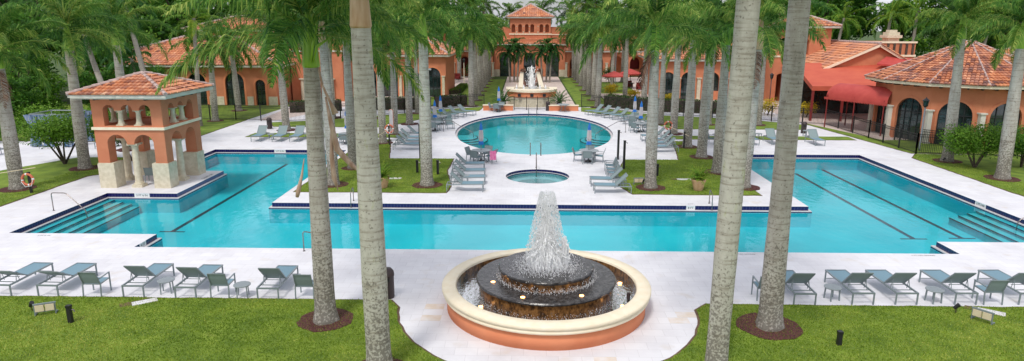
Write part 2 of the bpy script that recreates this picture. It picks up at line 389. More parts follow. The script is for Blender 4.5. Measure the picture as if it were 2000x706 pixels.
def offset_poly(poly, d):   # inward offset of a CCW polygon
    n = len(poly); out = []
    for i in range(n):
        a, b, c = Vector(poly[i-1]), Vector(poly[i]), Vector(poly[(i+1)%n])
        e1 = (b-a).normalized(); e2 = (c-b).normalized(); n1 = Vector((-e1.y,e1.x)); n2 = Vector((-e2.y,e2.x))
        k = n1+n2; k = k/ max(.2,(1+n1.dot(n2)))
        out.append(tuple(b+k*d))
    return out

# ---------------------------------------------------------------- ground, deck, pools
POOL = [(-21.4,26.0),(-15.2,26.0),(-15.2,24.38),(16.6,24.38),(16.6,25.85),(22.4,25.85),(22.4,44.2),(13.62,44.2),(13.62,31.04),
        (-12.28,31.04),(-12.28,44.9),(-21.4,44.9),(-21.4,38.1),(-17.79,38.1),(-17.79,32.67),(-21.4,32.67)]
ROUND = ell(.72,54.1,6.35,10.4,72)
SPA = ell(.74,37.25,1.82,1.82,40)
DECK = [(-75,3),(75,3),(75,69.9),(-75,69.9)]
struct(MB().sheet(DECK, 0, [POOL[::-1], ROUND[::-1], SPA[::-1]]).build('pool_deck', M['deck']))
struct(MB().sheet([(-600,-200),(600,-200),(600,900),(-600,900)], -.012, [DECK[::-1]]).build('ground', M['ground']))
def pool(outline, name, mb, depth, band=.2, lw=.13, wl=-.26, water='water', bandmat='navy'):
    b = MB(); n = len(outline); ins = offset_poly(outline, lw)
    for i in range(n):
        p, q = outline[i], outline[(i+1)%n]
        b.add([(*p,0),(*q,0),(*q,-band),(*p,-band)], [(0,1,2,3)])
        p, q = ins[i], ins[(i+1)%n]
        b.add([(*p,-band-.035),(*q,-band-.035),(*q,wl-.03),(*p,wl-.03)], [(0,1,2,3)])
    struct(b.build(name+'_tile_band', M[bandmat]))
    l = MB()
    for i in range(n):
        j = (i+1)%n
        l.add([(*outline[i],-band),(*outline[j],-band),(*ins[j],-band),(*ins[i],-band)], [(0,1,2,3)])
        l.add([(*ins[i],-band),(*ins[j],-band),(*ins[j],-band-.035),(*ins[i],-band-.035)], [(0,1,2,3)])
    struct(l.build(name+'_ledge', M['ledge']))
    g = MB()
    for i in range(n):
        p, q = ins[i], ins[(i+1)%n]
        g.add([(*p,wl-.03),(*q,wl-.03),(*q,-depth),(*p,-depth)], [(0,1,2,3)])
    g.sheet(ins, -depth); struct(g.build(name+'_basin', mb))
    w_ = MB().sheet(ins, wl).build(name+'_water', M[water]); struct(w_); return ins
pool(POOL, 'lap_pool', M['basin'], 1.0)
pool(ROUND, 'round_pool', M['basin2'], 1.0, .14, .16, -.19)
pool(SPA, 'spa', M['basin3'], .9, .14, .05, -.2, 'spawater')
struct(MB().prism(ell(.74,37.25,1.76,1.76,40),-.7,-.45,[ell(.74,37.25,1.25,1.25,40)[::-1]]).build('spa_bench', M['basin3']))
# steps
def step_slab(x0,x1,y0,y1,z, side):
    struct(MB().box(x0,x1,y0,y1,-.99,z).build('pool_step', M['step']))
    e = x1 if side > 0 else x0
    struct(MB().box(e-.035,e+.02,y0,y1,z-.03,z+.006).build('step_edge', M['stepline']))
for k in range(4):
    step_slab(-21.26, -20.95+.42*k, 26.14, 32.5, -.32-.11*k, 1)
for k in range(4):
    step_slab(22.0-.42*k-.02, 22.26, 26.0, 31.6, -.32-.11*k-.002, -1)
for sx in (-1, 1):
    cx = .72+sx*5.6
    for k, (rr, zz) in enumerate(((1.15,-.30),(1.55,-.40),(1.95,-.50))):
        struct(MB().prism(ell(cx,52.2,rr,rr*1.1,32), -.98+.002*k, zz).build('round_pool_step', M['step']))
        struct(MB().prism(ell(cx,52.2,rr+.02,rr*1.1+.02,40), zz-.03, zz+.005, [ell(cx,52.2,rr-.05,rr*1.1-.05,40)[::-1]]).build('round_step_edge', M['stepline']))
# lane lines on the floor
def lane(pa, pb, w_=.22, ends=(0,0)):
    a, b = G(*pa, -.99), G(*pb, -.99); x = (a.x+b.x)/2
    y0, y1 = min(a.y,b.y), max(a.y,b.y)
    m = MB().box(x-w_/2,x+w_/2,y0,y1,-.999,-.994)
    if ends[0]: m.box(x-.6,x+.6,y0-.12,y0+.001,-.999,-.9935)
    if ends[1]: m.box(x-.6,x+.6,y1-.001,y1+.12,-.999,-.9935)
    struct(m.build('lane_line', M['stepline']))
lane((342.5,452),(569,314), ends=(1,1)); lane((1557,339),(1779,466), ends=(1,0)); lane((1588,322),(1875,465), ends=(1,1))
# slim rails of the gutter at the stepped corner are covered by the ledge

# lawns
LAWNS = []
def arc(cx,cy,r,a0,a1,n=14): return [(cx+r*math.cos(R_(a0+(a1-a0)*k/(n-1))), cy+r*math.sin(R_(a0+(a1-a0)*k/(n-1)))) for k in range(n)]
ljag = random.Random(3)
def rough_edge(poly, step=.35, amp=.03):
    out = []
    for i in range(len(poly)):
        a, b = Vector(poly[i]), Vector(poly[(i+1)%len(poly)]); L_ = (b-a).length; n = max(1, min(120,int(L_/step)))
        for k in range(n):
            p = a+(b-a)*(k/n); out.append((p.x+ljag.uniform(-amp,amp), p.y+ljag.uniform(-amp,amp)))
    return out
def lawn(poly, blades=0, h=.05, name='lawn', edge=True, z=.03):
    poly = rough_edge(poly) if edge else poly
    struct(MB().prism(poly, -.004, z).build(name, M['grass']))
    if edge:
        struct(MB().prism(offset_poly(poly,-.07), -.004, .012, [offset_poly(poly,.02)[::-1]]).build('lawn_edging', M['asphalt']))
    if blades:
        LAWNS.append((poly, blades, h, z))
left_front = [(-45,4),(-1.0,4),(-1.0,14.6)] + arc(.69,19.25,4.55,250,184,16) + [(-4.2,19.46),(-45,19.46)]
right_front = [(2.4,4),(45,4),(45,19.42),(5.68,19.38)] + arc(.69,19.25,4.6,-4,-68,16) + [(2.4,14.6)]
lawn(left_front, 1); lawn(right_front, 1)
lawn([(-11.9,33.2),(-4.06,33.2),(-3.95,34.6),(-4.6,38.4),(-4.6,42.05),(-8.75,42.0),(-10.1,49.2),(-11.95,49.2)], .5)
lawn([(5.56,33.2),(12.05,33.12),(12.05,49.2),(10.9,49.0),(10.35,44.6),(9.9,42.1),(6.4,42.05),(5.3,37.6),(5.1,35)], .5)
lawn([(-60,12),(-24.9,29.6),(-24.9,36.4),(-24.2,37.2),(-25.2,38.2),(-25.4,41.9),(-28.9,41.7),(-31,37.3),(-60,34)], .35)
lawn([(26.0,12+16),(60,28),(60,43.1),(26.3,44.6),(25.4,43.3),(25.4,34)], .35, edge=True)
lawn([(24.6,58.0),(26.2,44.9),(60,43.2),(60,80),(26.6,80),(24.6,60)], 0)
lawn([(-25.1,50.0),(-25.1,59.2),(-60,59.2),(-60,48),(-30,47.6)], 0)
lawn([(-60,59.4),(-25.1,59.4),(-24.7,70.5),(-60,70.5)], 0, edge=False)
lawn([(-21.4,50.1),(-9.2,50.1),(-9.2,51.9),(-21.4,51.9)], 0)
lawn([(11.2,50.1),(25,50.1),(25,51.6),(11.2,51.6)], 0)
lawn([(-22.3,57.7),(-21.2,55.3),(-11.8,55.3),(-8.8,61.9),(-4.6,66.5),(-4.4,69.6),(-6.6,68.3),(-9.1,66.9),(-11.7,64.1),(-18.6,59.0),(-21.3,58.1)], 0)
lawn([(24.2,57.8),(23,55.1),(12.2,55.1),(10.2,61.5),(5.6,66.3),(5.9,69.6),(8.4,68.3),(12.5,63.8),(20,61.2)], 0)
# walkways and paths behind the fence
def path(poly, z=.004, m='walkway', name='path'): struct(MB().prism(poly, -.01, z).build(name, M[m]))
path([(-2.9,69.95),(5.4,69.95),(5.4,111),(-2.9,111)], .006)
path([(-24,59.2),(-22.4,58.9),(-17.5,73),(-22,77.8),(-24.6,73)], .012)
path([(-23,79),(-23,72),(-12,70.5),(-8.3,78),(-8.3,111),(-23,111)], .007, name='terrace')
path([(9.2,111),(9.2,78),(12,74),(26,74),(26,77.4),(26,111)], .007, name='terrace')
path([(-60,105),(-8,105),(-8,111),(-60,111)], .009)
struct(MB().prism([(26.8,77),(60,77),(60,52),(40,52),(27,50),(24.4,60),(24.6,69)], -.01, .036).build('terrace', M['walkway']))
lawn([(-7.9,70.1),(-4.4,70.1),(-3.1,72),(-3.1,105),(-7.9,105)], 0, edge=False, z=.016)
lawn([(5.6,70.1),(9.0,70.1),(9.0,108),(6.6,108),(5.6,104)], 0, edge=False, z=.016)
lawn([(-12.5,80),(-8.2,77.8),(-8.2,71),(-12,71.2),(-15,74)], 0, edge=False, z=.018)
lawn([(9.4,84),(14,84),(15,101),(9.4,101)], 0, edge=False, z=.018)
# discoloured pavers round the fountain and by the lawns
M['stain'] = mat('stained_paver', (.68,.58,.47), .8, (.75,.71,.69), 2.6, 6)
sr_ = random.Random(21); b = MB()
for x,y in ((-3.0,18.4),(-2.9,18.9),(4.3,18.3),(4.6,18.8),(1.9,15.9)):
    i, j = math.floor(x/.61), math.floor(y/.41); o_ = .305 if j % 2 else 0; b.box(i*.61+o_+.01,i*.61+o_+.60,j*.41+.01,j*.41+.40,-.002,.0015)
struct(b.build('stained_pavers', M['stain']))
# front lawn grass blades
gr = np.random.default_rng(5)
def inside(poly, X, Y):
    c = np.zeros(X.shape, bool); n = len(poly); j = n-1
    for i in range(n):
        xi, yi = poly[i]; xj, yj = poly[j]
        c ^= ((yi > Y) != (yj > Y)) & (X < (xj-xi)*(Y-yi)/((yj-yi) or 1e-9)+xi); j = i
    return c
VB, FB, TB = [], [], []
for poly, dens, h, z in LAWNS:
    xs = [p[0] for p in poly]; ys = [p[1] for p in poly]
    x0, x1, y0, y1 = max(min(xs),-26.5), min(max(xs),27.5), max(min(ys),14.2), max(ys)
    n = int((x1-x0)*(y1-y0)*1100*dens)
    X = gr.uniform(x0,x1,n); Y = gr.uniform(y0,y1,n)
    k = inside(poly,X,Y) & (np.abs(X)-.2 < .82*Y+1.5); X = X[k]; Y = Y[k]; n = len(X)
    a = gr.uniform(0,2*np.pi,n); s = gr.uniform(.009,.020,n); hh = gr.uniform(.4,1,n)*h; lx = gr.normal(0,.022,n); ly = gr.normal(0,.022,n)
    z0 = np.full(n,z-.004)
    P_ = np.stack([np.stack([X-np.cos(a)*s,Y-np.sin(a)*s,z0],1), np.stack([X+np.cos(a)*s,Y+np.sin(a)*s,z0],1), np.stack([X+lx,Y+ly,z0+hh],1)],1).reshape(-1,3)
    big = np.sin(X*1.3+np.sin(Y*.9))*np.cos(Y*1.1-X*.4); b2 = np.sin(X*.45+1.7)*np.sin(Y*.8+.6)
    VB.append(P_); TB.append(np.clip(.40+.15*big+.18*b2+.12*np.sin(X*4.1+np.sin(Y*3.3)*2)*np.sin(Y*5.2+X)+gr.normal(0,.22,n),0,1))
V = np.concatenate(VB); T = np.concatenate(TB); nF = len(T)
me = bpy.data.meshes.new('grass'); me.vertices.add(len(V)); me.vertices.foreach_set('co', V.ravel().astype(np.float32))
me.loops.add(nF*3); me.loops.foreach_set('vertex_index', np.arange(nF*3,dtype=np.int32)); me.polygons.add(nF)
me.polygons.foreach_set('loop_start', np.arange(0,nF*3,3,dtype=np.int32)); me.polygons.foreach_set('loop_total', np.full(nF,3,dtype=np.int32))
me.update(); at_ = me.attributes.new('tint','FLOAT','FACE'); at_.data.foreach_set('value', T.astype(np.float32)); me.materials.append(M['grassblade'])
g_ = bpy.data.objects.new('grass', me); COL.objects.link(g_); g_['kind'] = 'stuff'; g_['label'] = 'short green lawn grass around the pool deck'; g_['category'] = 'grass'

# depth markers and deck lettering
def text(s, size, loc, rot, m, parent=None, name='depth_lettering', ext=.002, kind=True):
    cu = bpy.data.curves.new(name,'FONT'); cu.body = s; cu.size = size; cu.extrude = ext; cu.align_x = 'CENTER'; cu.align_y = 'CENTER'
    o = bpy.data.objects.new(name, cu); dg = None
    COL.objects.link(o); bpy.context.view_layer.update()
    me = bpy.data.meshes.new_from_object(o.evaluated_get(bpy.context.evaluated_depsgraph_get()))
    COL.objects.unlink(o); bpy.data.objects.remove(o); me.materials.append(m); me.name = name
    q = bpy.data.objects.new(name, me); COL.objects.link(q); q.location = loc; q.rotation_euler = rot
    if parent: q.parent = parent
    return q
def depth_marker(x, y, s, rz, label, wd=.78):
    e = empty('depth_marker', (x,y,-.1), rz); tag(e, label, 'depth marker', 'depth markers on the pool tile')
    MB().box(-wd/2,wd/2,-.012,.006,-.1,.097).build('plate', M['white'], e)
    t = text(s, .15, (0,-.015,-.005), (R_(90),0,0), M['black'], e, 'lettering')
    t.parent = e
depth_marker(-19.6,32.67,'3 FT 6 IN',0,'white depth plate reading 3 FT 6 IN below the gazebo, on the navy tile')
depth_marker(-16.9,44.9,'5 FT 0 IN',0,'white depth plate reading 5 FT 0 IN on the far left pool wall')
depth_marker(-15.2,24.95,'4 FT',R_(90),'white depth plate reading 4 FT in the small left corner notch of the pool',.45)
depth_marker(8.0,31.04,'8 FT',0,'white depth plate reading 8 FT on the navy tile behind the lichen trunk',.42)
depth_marker(22.4,32.0,'3 FT 6 IN',R_(-90),'white depth plate reading 3 FT 6 IN on the right pool wall by the steps')
def deck_text(px, py, s, size, rz=0, dx=0):
    g = G(px,py); o = text(s, size, (g.x,g.y,.004), (0,0,rz), M['black'], None, 'deck_lettering', .0005); struct(o)
deck_text(405,345,'NO DIVING',.24,R_(-90)); deck_text(86,460.5,'3 FT 6 IN',.14); deck_text(1803,499.5,'4 FT NO DIVING',.12); deck_text(1452,497,'4 FT NO DIVING',.12)
deck_text(1349,399,'8 FT',.14)

# ================================================================ structures
def arch_loop(c, hw, zs, n=12, flat=1.0):
    return [(c+hw*math.cos(math.pi-math.pi*k/n), zs+flat*hw*math.sin(math.pi*k/n)) for k in range(n+1)]
def arch_wall(p0, p1, z0, z1, ops, d=.3, mb=None, top=None):
    """wall from p0 to p1 (xy), outer face on the right-hand side of p0->p1; ops = [(base z, spring z, [(centre, half width), ...])]"""
    mb = mb or MB(); p0 = Vector((*p0,0)); p1 = Vector((*p1,0)); W = (p1-p0).length; u = (p1-p0)/W; nrm = Vector((-u.y,u.x,0)); E_ = .004
    out = [(E_,z0)]; holes = []
    for zb, zs, arcs in ops:
        l = []
        for c, hw in arcs:
            l += arch_loop(c, hw, zs)
        lp = [(arcs[0][0]-arcs[0][1], zb)] + l + [(arcs[-1][0]+arcs[-1][1], zb)]
        if zb <= z0+1e-4: out += lp
        else: holes.append(lp)
    out += [(W-E_,z0)] + (top(W) if top else [(W-E_,z1),(E_,z1)])
    loops = [out]+holes; flat = [p for l in loops for p in l]; n = len(flat)
    tris = tessellate_polygon([[Vector((a,b,0)) for a,b in l] for l in loops])
    P = lambda a,b,o: p0+u*a+Vector((0,0,b))+nrm*o
    vs = [P(a,b,0) for a,b in flat]+[P(a,b,d) for a,b in flat]; fs = []
    for t in tris:
        fs.append(tuple(t)); fs.append(tuple(i+n for i in t[::-1]))
    o = 0
    for l in loops:
        for i in range(len(l)): a, b = o+i, o+(i+1)%len(l); fs.append((a,b,b+n,a+n))
        o += len(l)
    mb.add(vs, fs); return mb
def window(parent, p0, u, c, hw, zb, zs, back=.22, mull=3, bars=(.5,), m='glass', nm_='window'):
    """arched window: frame mesh with a pane as its child"""
    u = Vector((*u,0)).normalized(); nrm = Vector((-u.y,u.x,0)); p0 = Vector((*p0,0))
    P = lambda a,b,o: p0+u*a+Vector((0,0,b))+nrm*o
    lp = [(c-hw-.01,zb)]+arch_loop(c,hw+.01,zs,10)+[(c+hw+.01,zb)]
    f = MB(); n = len(lp)
    ins = [(c+(a-c)*(1-.07/hw), zb+.06 if b<=zb+.001 else (zs+(b-zs)*(1-.07/hw) if b>zs else b)) for a,b in lp]
    f.add([P(a,b,back-.05) for a,b in lp]+[P(a,b,back-.05) for a,b in ins]+[P(a,b,back+.03) for a,b in ins], [(i,(i+1)%n,(i+1)%n+n,i+n) for i in range(n)]+[(i+n,(i+1)%n+n,(i+1)%n+2*n,i+2*n) for i in range(n)])
    for k in range(1,mull+1):
        a = c-hw+2*hw*k/(mull+1); zt = zs+math.sqrt(max(0,hw*hw-(a-c)**2))
        f.bar(P(a,zb,back), P(a,zt,back), .05, .05, nrm)
    for b in bars:
        zz = zb+(zs-zb)*b*1.0; f.bar(P(c-hw,zz,back),P(c+hw,zz,back),.05,.05)
    f.bar(P(c-hw,zs,back),P(c+hw,zs,back),.06,.05)
    fo = f.build(nm_, M['frame'], parent)
    g = MB(); g.add([P(a,b,back+.03) for a,b in lp], [tuple(range(n))]); g.build('pane', M[m], fo)
    return fo
def surround(mb, p0, u, c, hw, zb, zs, w_=.16, proud=.04):
    u = Vector((*u,0)).normalized(); nrm = Vector((-u.y,u.x,0)); p0 = Vector((*p0,0))
    P = lambda a,b,o: p0+u*a+Vector((0,0,b))+nrm*o
    i_ = [(c-hw,zb)]+arch_loop(c,hw,zs,12)+[(c+hw,zb)]; o_ = [(c-hw-w_,zb)]+arch_loop(c,hw+w_,zs,12)+[(c+hw+w_,zb)]; n = len(i_)
    vs = [P(a,b,-proud) for a,b in i_]+[P(a,b,-proud) for a,b in o_]+[P(a,b,.02) for a,b in o_]+[P(a,b,.02) for a,b in i_]
    fs = [(i,i+1,i+1+n,i+n) for i in range(n-1)]+[(i+n,i+1+n,i+1+2*n,i+2*n) for i in range(n-1)]+[(i,i+3*n,i+1+3*n,i+1) for i in range(n-1)]
    mb.add(vs, fs)
def column(parent, x, y, z0, z1, r, square=False, name='column', m='stone'):
    b = MB(); h = z1-z0
    b.box(x-r*1.45,x+r*1.45,y-r*1.45,y+r*1.45,z0,z0+min(.14,h*.08)); b.box(x-r*1.45,x+r*1.45,y-r*1.45,y+r*1.45,z1-min(.1,h*.07),z1)
    zb = z0+min(.14,h*.08); zt = z1-min(.1,h*.07)
    if square: b.box(x-r,x+r,y-r,y+r,zb,zt)
    else: b.lathe([(r*1.35,zb),(r*1.35,zb+.06),(r*1.12,zb+.10),(r*1.12,zb+.14),(r,zb+.17),(r*.98,zb+h*.4),(r*.84,zt-.13),(r*.84,zt-.11),(r*.95,zt-.09),(r*.88,zt-.07),(r*1.3,zt)],18,(x,y,0))
    return b.build(name, M[m], parent)
trnd = random.Random(11)
def tiles(mb, planes, tw=.24, tl=.36, h=.055, spread=.17, mean=.52):
    for pl in planes:
        p = [Vector(q) for q in pl]; u = (p[1]-p[0]).normalized(); nrm = u.cross(p[2]-p[1] if (p[2]-p[1]).length > .1 else p[3]-p[2]).normalized()
        if nrm.z < 0: nrm = -nrm
        v = nrm.cross(u)
        if v.z < 0: v = -v
        o = p[0]; q2 = [((q-o).dot(u),(q-o).dot(v)) for q in p]; vmax = max(b for a,b in q2); k = 0
        mb.add([q+nrm*.004 for q in p], [tuple(range(len(p)))], .05)
        while k*tl < vmax-.05:
            v0 = k*tl; vm = v0+tl*.5; xs = []
            for i in range(len(q2)):
                a, b = q2[i], q2[(i+1)%len(q2)]
                if (a[1]-vm)*(b[1]-vm) < 0: xs.append(a[0]+(b[0]-a[0])*(vm-a[1])/(b[1]-a[1]))
            k += 1
            if len(xs) < 2: continue
            s0, s1 = min(xs), max(xs); i0 = math.ceil((s0)/tw); i1 = math.floor(s1/tw)
            for i in range(i0, i1+1):
                cx = i*tw+trnd.uniform(-.008,.008); lift = trnd.uniform(0,.012); e = trnd.uniform(-.015,.015)
                vs = []
                for vv, hz, ww in ((v0-.03+e,h+.03+lift,.5),(v0+tl,h*.75,.42)):
                    for q in range(5):
                        a = math.pi*q/4; vs.append(o+u*(cx+math.cos(a)*tw*ww)+v*vv+nrm*(.0+hz*math.sin(a)+ (.022 if vv < v0+.01 else 0)))
                t = min(1,max(.0,trnd.gauss(mean,spread)))
                if trnd.random() < .05: t = trnd.uniform(0,.15)
                mb.add(vs, [(q,q+1,q+6,q+5) for q in range(4)]+[(4,3,2,1,0)], t)
    return mb
def caps(mb, lines, r=.11):
    for a, b in lines:
        a = Vector(a); b = Vector(b); n = max(2,int((b-a).length/.4)); 
        for k in range(n):
            s = a+(b-a)*(k/n); e = a+(b-a)*((k+1.08)/n); mb.tube([s+Vector((0,0,.05)),e+Vector((0,0,.03))],[r*1.08,r*.9],7)
    return mb
def hip_roof(parent, x0,x1,y0,y1,z, rise, oh=.5, tw=.28, tl=.4, fascia=.16, ridge=None, planes_on='fblr', name='roof', mean=.52, spread=.17, fm='trim'):
    X0,X1,Y0,Y1 = x0-oh,x1+oh,y0-oh,y1+oh; W = X1-X0; D = Y1-Y0
    if W >= D: i = D/2; A = (X0+i,(Y0+Y1)/2,z+rise); B = (X1-i,(Y0+Y1)/2,z+rise)
    else: i = W/2; A = ((X0+X1)/2,Y0+i,z+rise); B = ((X0+X1)/2,Y1-i,z+rise)
    c = [(X0,Y0,z),(X1,Y0,z),(X1,Y1,z),(X0,Y1,z)]
    if W >= D: pl = {'f':[c[0],c[1],B,A],'r':[c[1],c[2],B],'b':[c[2],c[3],A,B],'l':[c[3],c[0],A]}; hips = [(c[0],A),(c[1],B),(c[2],B),(c[3],A)]
    else: pl = {'f':[c[0],c[1],A],'r':[c[1],c[2],B,A],'b':[c[2],c[3],B],'l':[c[3],c[0],A,B]}; hips = [(c[0],A),(c[1],A),(c[2],B),(c[3],B)]
    m = MB(); tiles(m, [pl[k] for k in planes_on], tw, tl, tw*.23, spread, mean)
    for k in pl:
        if k not in planes_on: m.add(pl[k], [tuple(range(len(pl[k])))], .4)
    ro = m.build(name, M['tile'], parent)
    if (Vector(A)-Vector(B)).length > .3: hips.append((A,B))
    caps(MB(), hips, tw*.42).build('ridge_cap', M['cap'], ro)
    f = MB(); f.box(X0+.03,X1-.03,Y0+.03,Y1-.03,z-fascia,z-.012); f.box(X0+.1,X1-.1,Y0+.1,Y1-.1,z-fascia-.07,z-fascia); f.build('eave', M[fm], ro)
    return ro

# ---- gazebo (pool pavilion)
GX0,GX1,GY0,GY1 = -22.36,-18.70,33.80,37.67
gz = empty('pavilion', ((GX0+GX1)/2,(GY0+GY1)/2,0)); tag(gz, 'two storey orange stucco pavilion with tiled roof and cream columns beside the pool', 'pavilion')
gx, gy = (GX1-GX0)/2, (GY1-GY0)/2
def gz_faces(fn):
    fn((-gx,-gy),(gx,-gy),2*gx); fn((gx,-gy),(gx,gy),2*gy); fn((gx,gy),(-gx,gy),2*gx); fn((-gx,gy),(-gx,-gy),2*gy)
wl_ = MB(); bs = MB(); UZ, TZ = 3.17, 4.86
def low(p,q,W):
    k = W/3.66; hw = .52*k; arcs = [(W/2-.19-hw,hw),(W/2+.19+hw,hw)]
    arch_wall(p,q,1.32,UZ,[(1.32,2.33,arcs)],.62,wl_)
def upp(p,q,W):
    k = W/3.66; cs = [W/2-.94*k,W/2,W/2+.94*k]; arch_wall(p,q,UZ,TZ,[(UZ+.13,4.10,[(c,.30) for c in cs])],.42,wl_)
gz_faces(low); gz_faces(upp); wl_.box(-gx+.3,gx-.3,-gy+.3,gy-.3,UZ-.12,UZ+.05)
wl_.build('wall', M['stucco'], gz)
pw = gx-.19-1.04
for sx in (-1,1):
    for sy in (-1,1):
        b = MB(); x0, x1 = sorted((sx*(gx+.045), sx*(gx-.82))); y0, y1 = sorted((sy*(gy+.045), sy*(gy-.82))); b.box(x0,x1,y0,y1,0,1.30); b.box(x0+.02,x1-.02,y0+.02,y1-.02,1.30,1.345)
        for zz in (.32,.65,.98): b.box(x0-.004,x1+.004,y0-.004,y1+.004,zz-.006,zz+.006)
        b.build('pier_base', M['stone'], gz)
for x, y in ((0,-gy+.34),(0,gy-.34),(gx-.34,0),(-gx+.34,0)): column(gz, x, y, 0, 2.36, .19)
for s in (-.47,.47):
    for x, y in ((s,-gy+.22),(s,gy-.22),(gx-.22,s),(-gx+.22,s)): column(gz, x, y, UZ+.13, 4.12, .13)
lb = MB(); lb.prism([(-gx-.08,-gy-.08),(gx+.08,-gy-.08),(gx+.08,gy+.08),(-gx-.08,gy+.08)],UZ-.07,UZ+.07,[[(-gx+.02,-gy+.02),(-gx+.02,gy-.02),(gx-.02,gy-.02),(gx-.02,-gy+.02)]]); lb.build('ledge', M['coping'], gz)
hip_roof(gz,-gx,gx,-gy,gy,4.97,.90,.70,.235,.36,.15,mean=.55,spread=.2)
rk = MB()
for sx in (-1.3,-.45,.45,1.3):
    rk.box(sx-.05,sx+.05,-gy-.5,-gy+.05,4.68,4.79); rk.box(sx-.05,sx+.05,gy-.05,gy+.5,4.68,4.79)
    rk.box(gx-.05,gx+.5,sx-.05,sx+.05,4.68,4.79); rk.box(-gx-.5,-gx+.05,sx-.05,sx+.05,4.68,4.79)
rk.build('bracket', M['bark'], gz)

# ---- left wing
def pedestal(mb, x0, x1, y, h=.95): MB().box(x0,x1,y-.05,y+.02,0,h).build('stone_base', M['stone'], bl)
bl = empty('left_wing_building', (-33,71,0)); bl.name = 'clubhouse_wing'
tag(bl, 'low orange clubhouse wing with arched dark windows behind the gazebo', 'building')
bl.location = (0,0,0)
ops = [(-39.0,.95),(-34.6,.95),(-30.6,1.0),(-27.9,.52)]
W0 = -46
wb = MB(); arch_wall((W0,70),(-26.2,70),0,4.05,[(0.0,2.45 if hw>.6 else 2.2,[(c-W0,hw)]) for c,hw in ops],.35,wb)
arch_wall((-26.2,70),(-26.2,79),0,4.05,[],.3,wb); wb.build('wall', M['stucco'], bl)
sr = MB(); ps = MB()
for c,hw in ops:
    sr = MB(); surround(sr,(W0,70),(1,0),c-W0,hw,.0,2.45 if hw>.6 else 2.2,.2); sr.build('arch_surround', M['stucco_pale'], bl); window(bl,(W0,70),(1,0),c-W0,hw,.02,2.45 if hw>.6 else 2.2,.25,3 if hw>.6 else 1,(.35,.7))
for a,b in ((-46,-40.2),(-37.8,-35.8),(-33.4,-31.85),(-29.35,-28.7),(-27.1,-26.15)): pedestal(ps,a,b,70)
hip_roof(bl,-46,-26.2,70,84,4.25,2.7,.7,.34,.5,.18,planes_on='flr',mean=.56)
b = MB(); b.box(-40,-29.5,80,88,3,7.6); b.build('upper_wall', M['stucco'], bl)
hip_roof(bl,-40,-29.5,80,88,7.75,1.5,.5,.36,.5,.16,planes_on='flr',name='upper_roof')
# entrance block with deep arch, then the arcade
be = empty('entrance_block'); tag(be, 'orange entrance block with deep arched porch between two trunks on the left', 'building')
eb = MB(); arch_wall((-26.0,74.2),(-20.2,74.2),0,5.9,[(0.0,2.5,[(2.9,1.45)])],.5,eb)
arch_wall((-20.2,74.2),(-20.2,86),0,5.9,[],.3,eb); arch_wall((-26.0,86),(-26.0,74.25),0,5.9,[],.3,eb); eb.box(-25.6,-20.5,77.4,77.7,0,5.8); eb.box(-26,-20.2,77,86,5.75,5.9); eb.build('wall', M['stucco'], be)
for x in (-24.75,-21.4): column(be,x,74.0,0,2.55,.2)
column(be,-22.6,76.9,0,2.5,.16)
window(be,(-26,77.2),(1,0),4.3,.55,.9,2.4,.1,1)
MB().box(-26.1,-20.1,74.05,74.15,5.45,5.62).build('cornice', M['trim'], be)
b = MB(); b.box(-25.5,-19,79,87,5.9,9.2); b.build('upper_wall', M['stucco'], be); hip_roof(be,-25.5,-19,79,87,9.3,1.4,.5,.36,.5,.16,planes_on='flr')
ar = empty('arcade_building'); tag(ar, 'long orange arcade with dark arches behind the left trunks', 'building')
A0, A1, AY = -20.0, -9.4, 79.4
cs = [A0+1.4+2.55*k for k in range(4)]
ab = MB(); arch_wall((A0,AY),(A1,AY),0,4.75,[(0.0,2.5,[(c-A0,.93)]) for c in cs],.4,ab); arch_wall((A1,AY),(A1,AY+10),0,4.75,[],.3,ab); ab.build('wall', M['stucco'], ar)
sr = MB()
for k,c in enumerate(cs):
    sr = MB(); surround(sr,(A0,AY),(1,0),c-A0,.93,0,2.5,.16); sr.build('arch_surround', M['stucco_pale'], ar); window(ar,(A0,AY),(1,0),c-A0,.93,.02,2.5,.3,3,(.45,))
for k in range(5): column(ar, A0+.12+2.55*k, AY-.12, 0, 2.5, .15, True, 'pilaster')
hip_roof(ar,A0,A1,AY,AY+10,4.95,2.9,.6,.34,.5,.18,planes_on='fr')
# ---- right arcade
br_ = empty('arcade_building'); tag(br_, 'long orange arcade with arched windows and cream pilasters behind the right trunks', 'building')
B0, B1, BY = 15.2, 26.9, 77.4
cs = [16.4,18.7,21.45,25.2]
ab = MB(); arch_wall((B0,BY),(B1,BY),0,4.45,[((1.0 if c > 20 and c < 24 else 0),2.35,[(c-B0,.8)]) for c in cs],.4,ab); arch_wall((B0,BY+10),(B0,BY),0,4.45,[],.3,ab); ab.build('wall', M['stucco'], br_)
sr = MB()
for c in cs:
    zb = 1.0 if 20 < c < 24 else 0
    sr = MB(); surround(sr,(B0,BY),(1,0),c-B0,.8,zb,2.35,.16); sr.build('arch_surround', M['stucco_pale'], br_); window(br_,(B0,BY),(1,0),c-B0,.8,zb+.02,2.35,.3,3,(.45,))
for x in (17.55,19.9,23.0,23.9,26.5): column(br_, x, BY-.12, 0, 2.55, .19, True, 'pilaster')
hip_roof(br_,B0,B1,BY,BY+10,4.62,3.0,.6,.34,.5,.18,planes_on='fl')
b = MB(); b.box(B0+2,B1,BY+4.5,BY+9,5,8.2); b.build('upper_wall', M['stucco'], br_); hip_roof(br_,B0+2,B1,BY+4.5,BY+9,8.3,1.2,.5,.36,.5,.14,planes_on='fl',name='upper_roof')
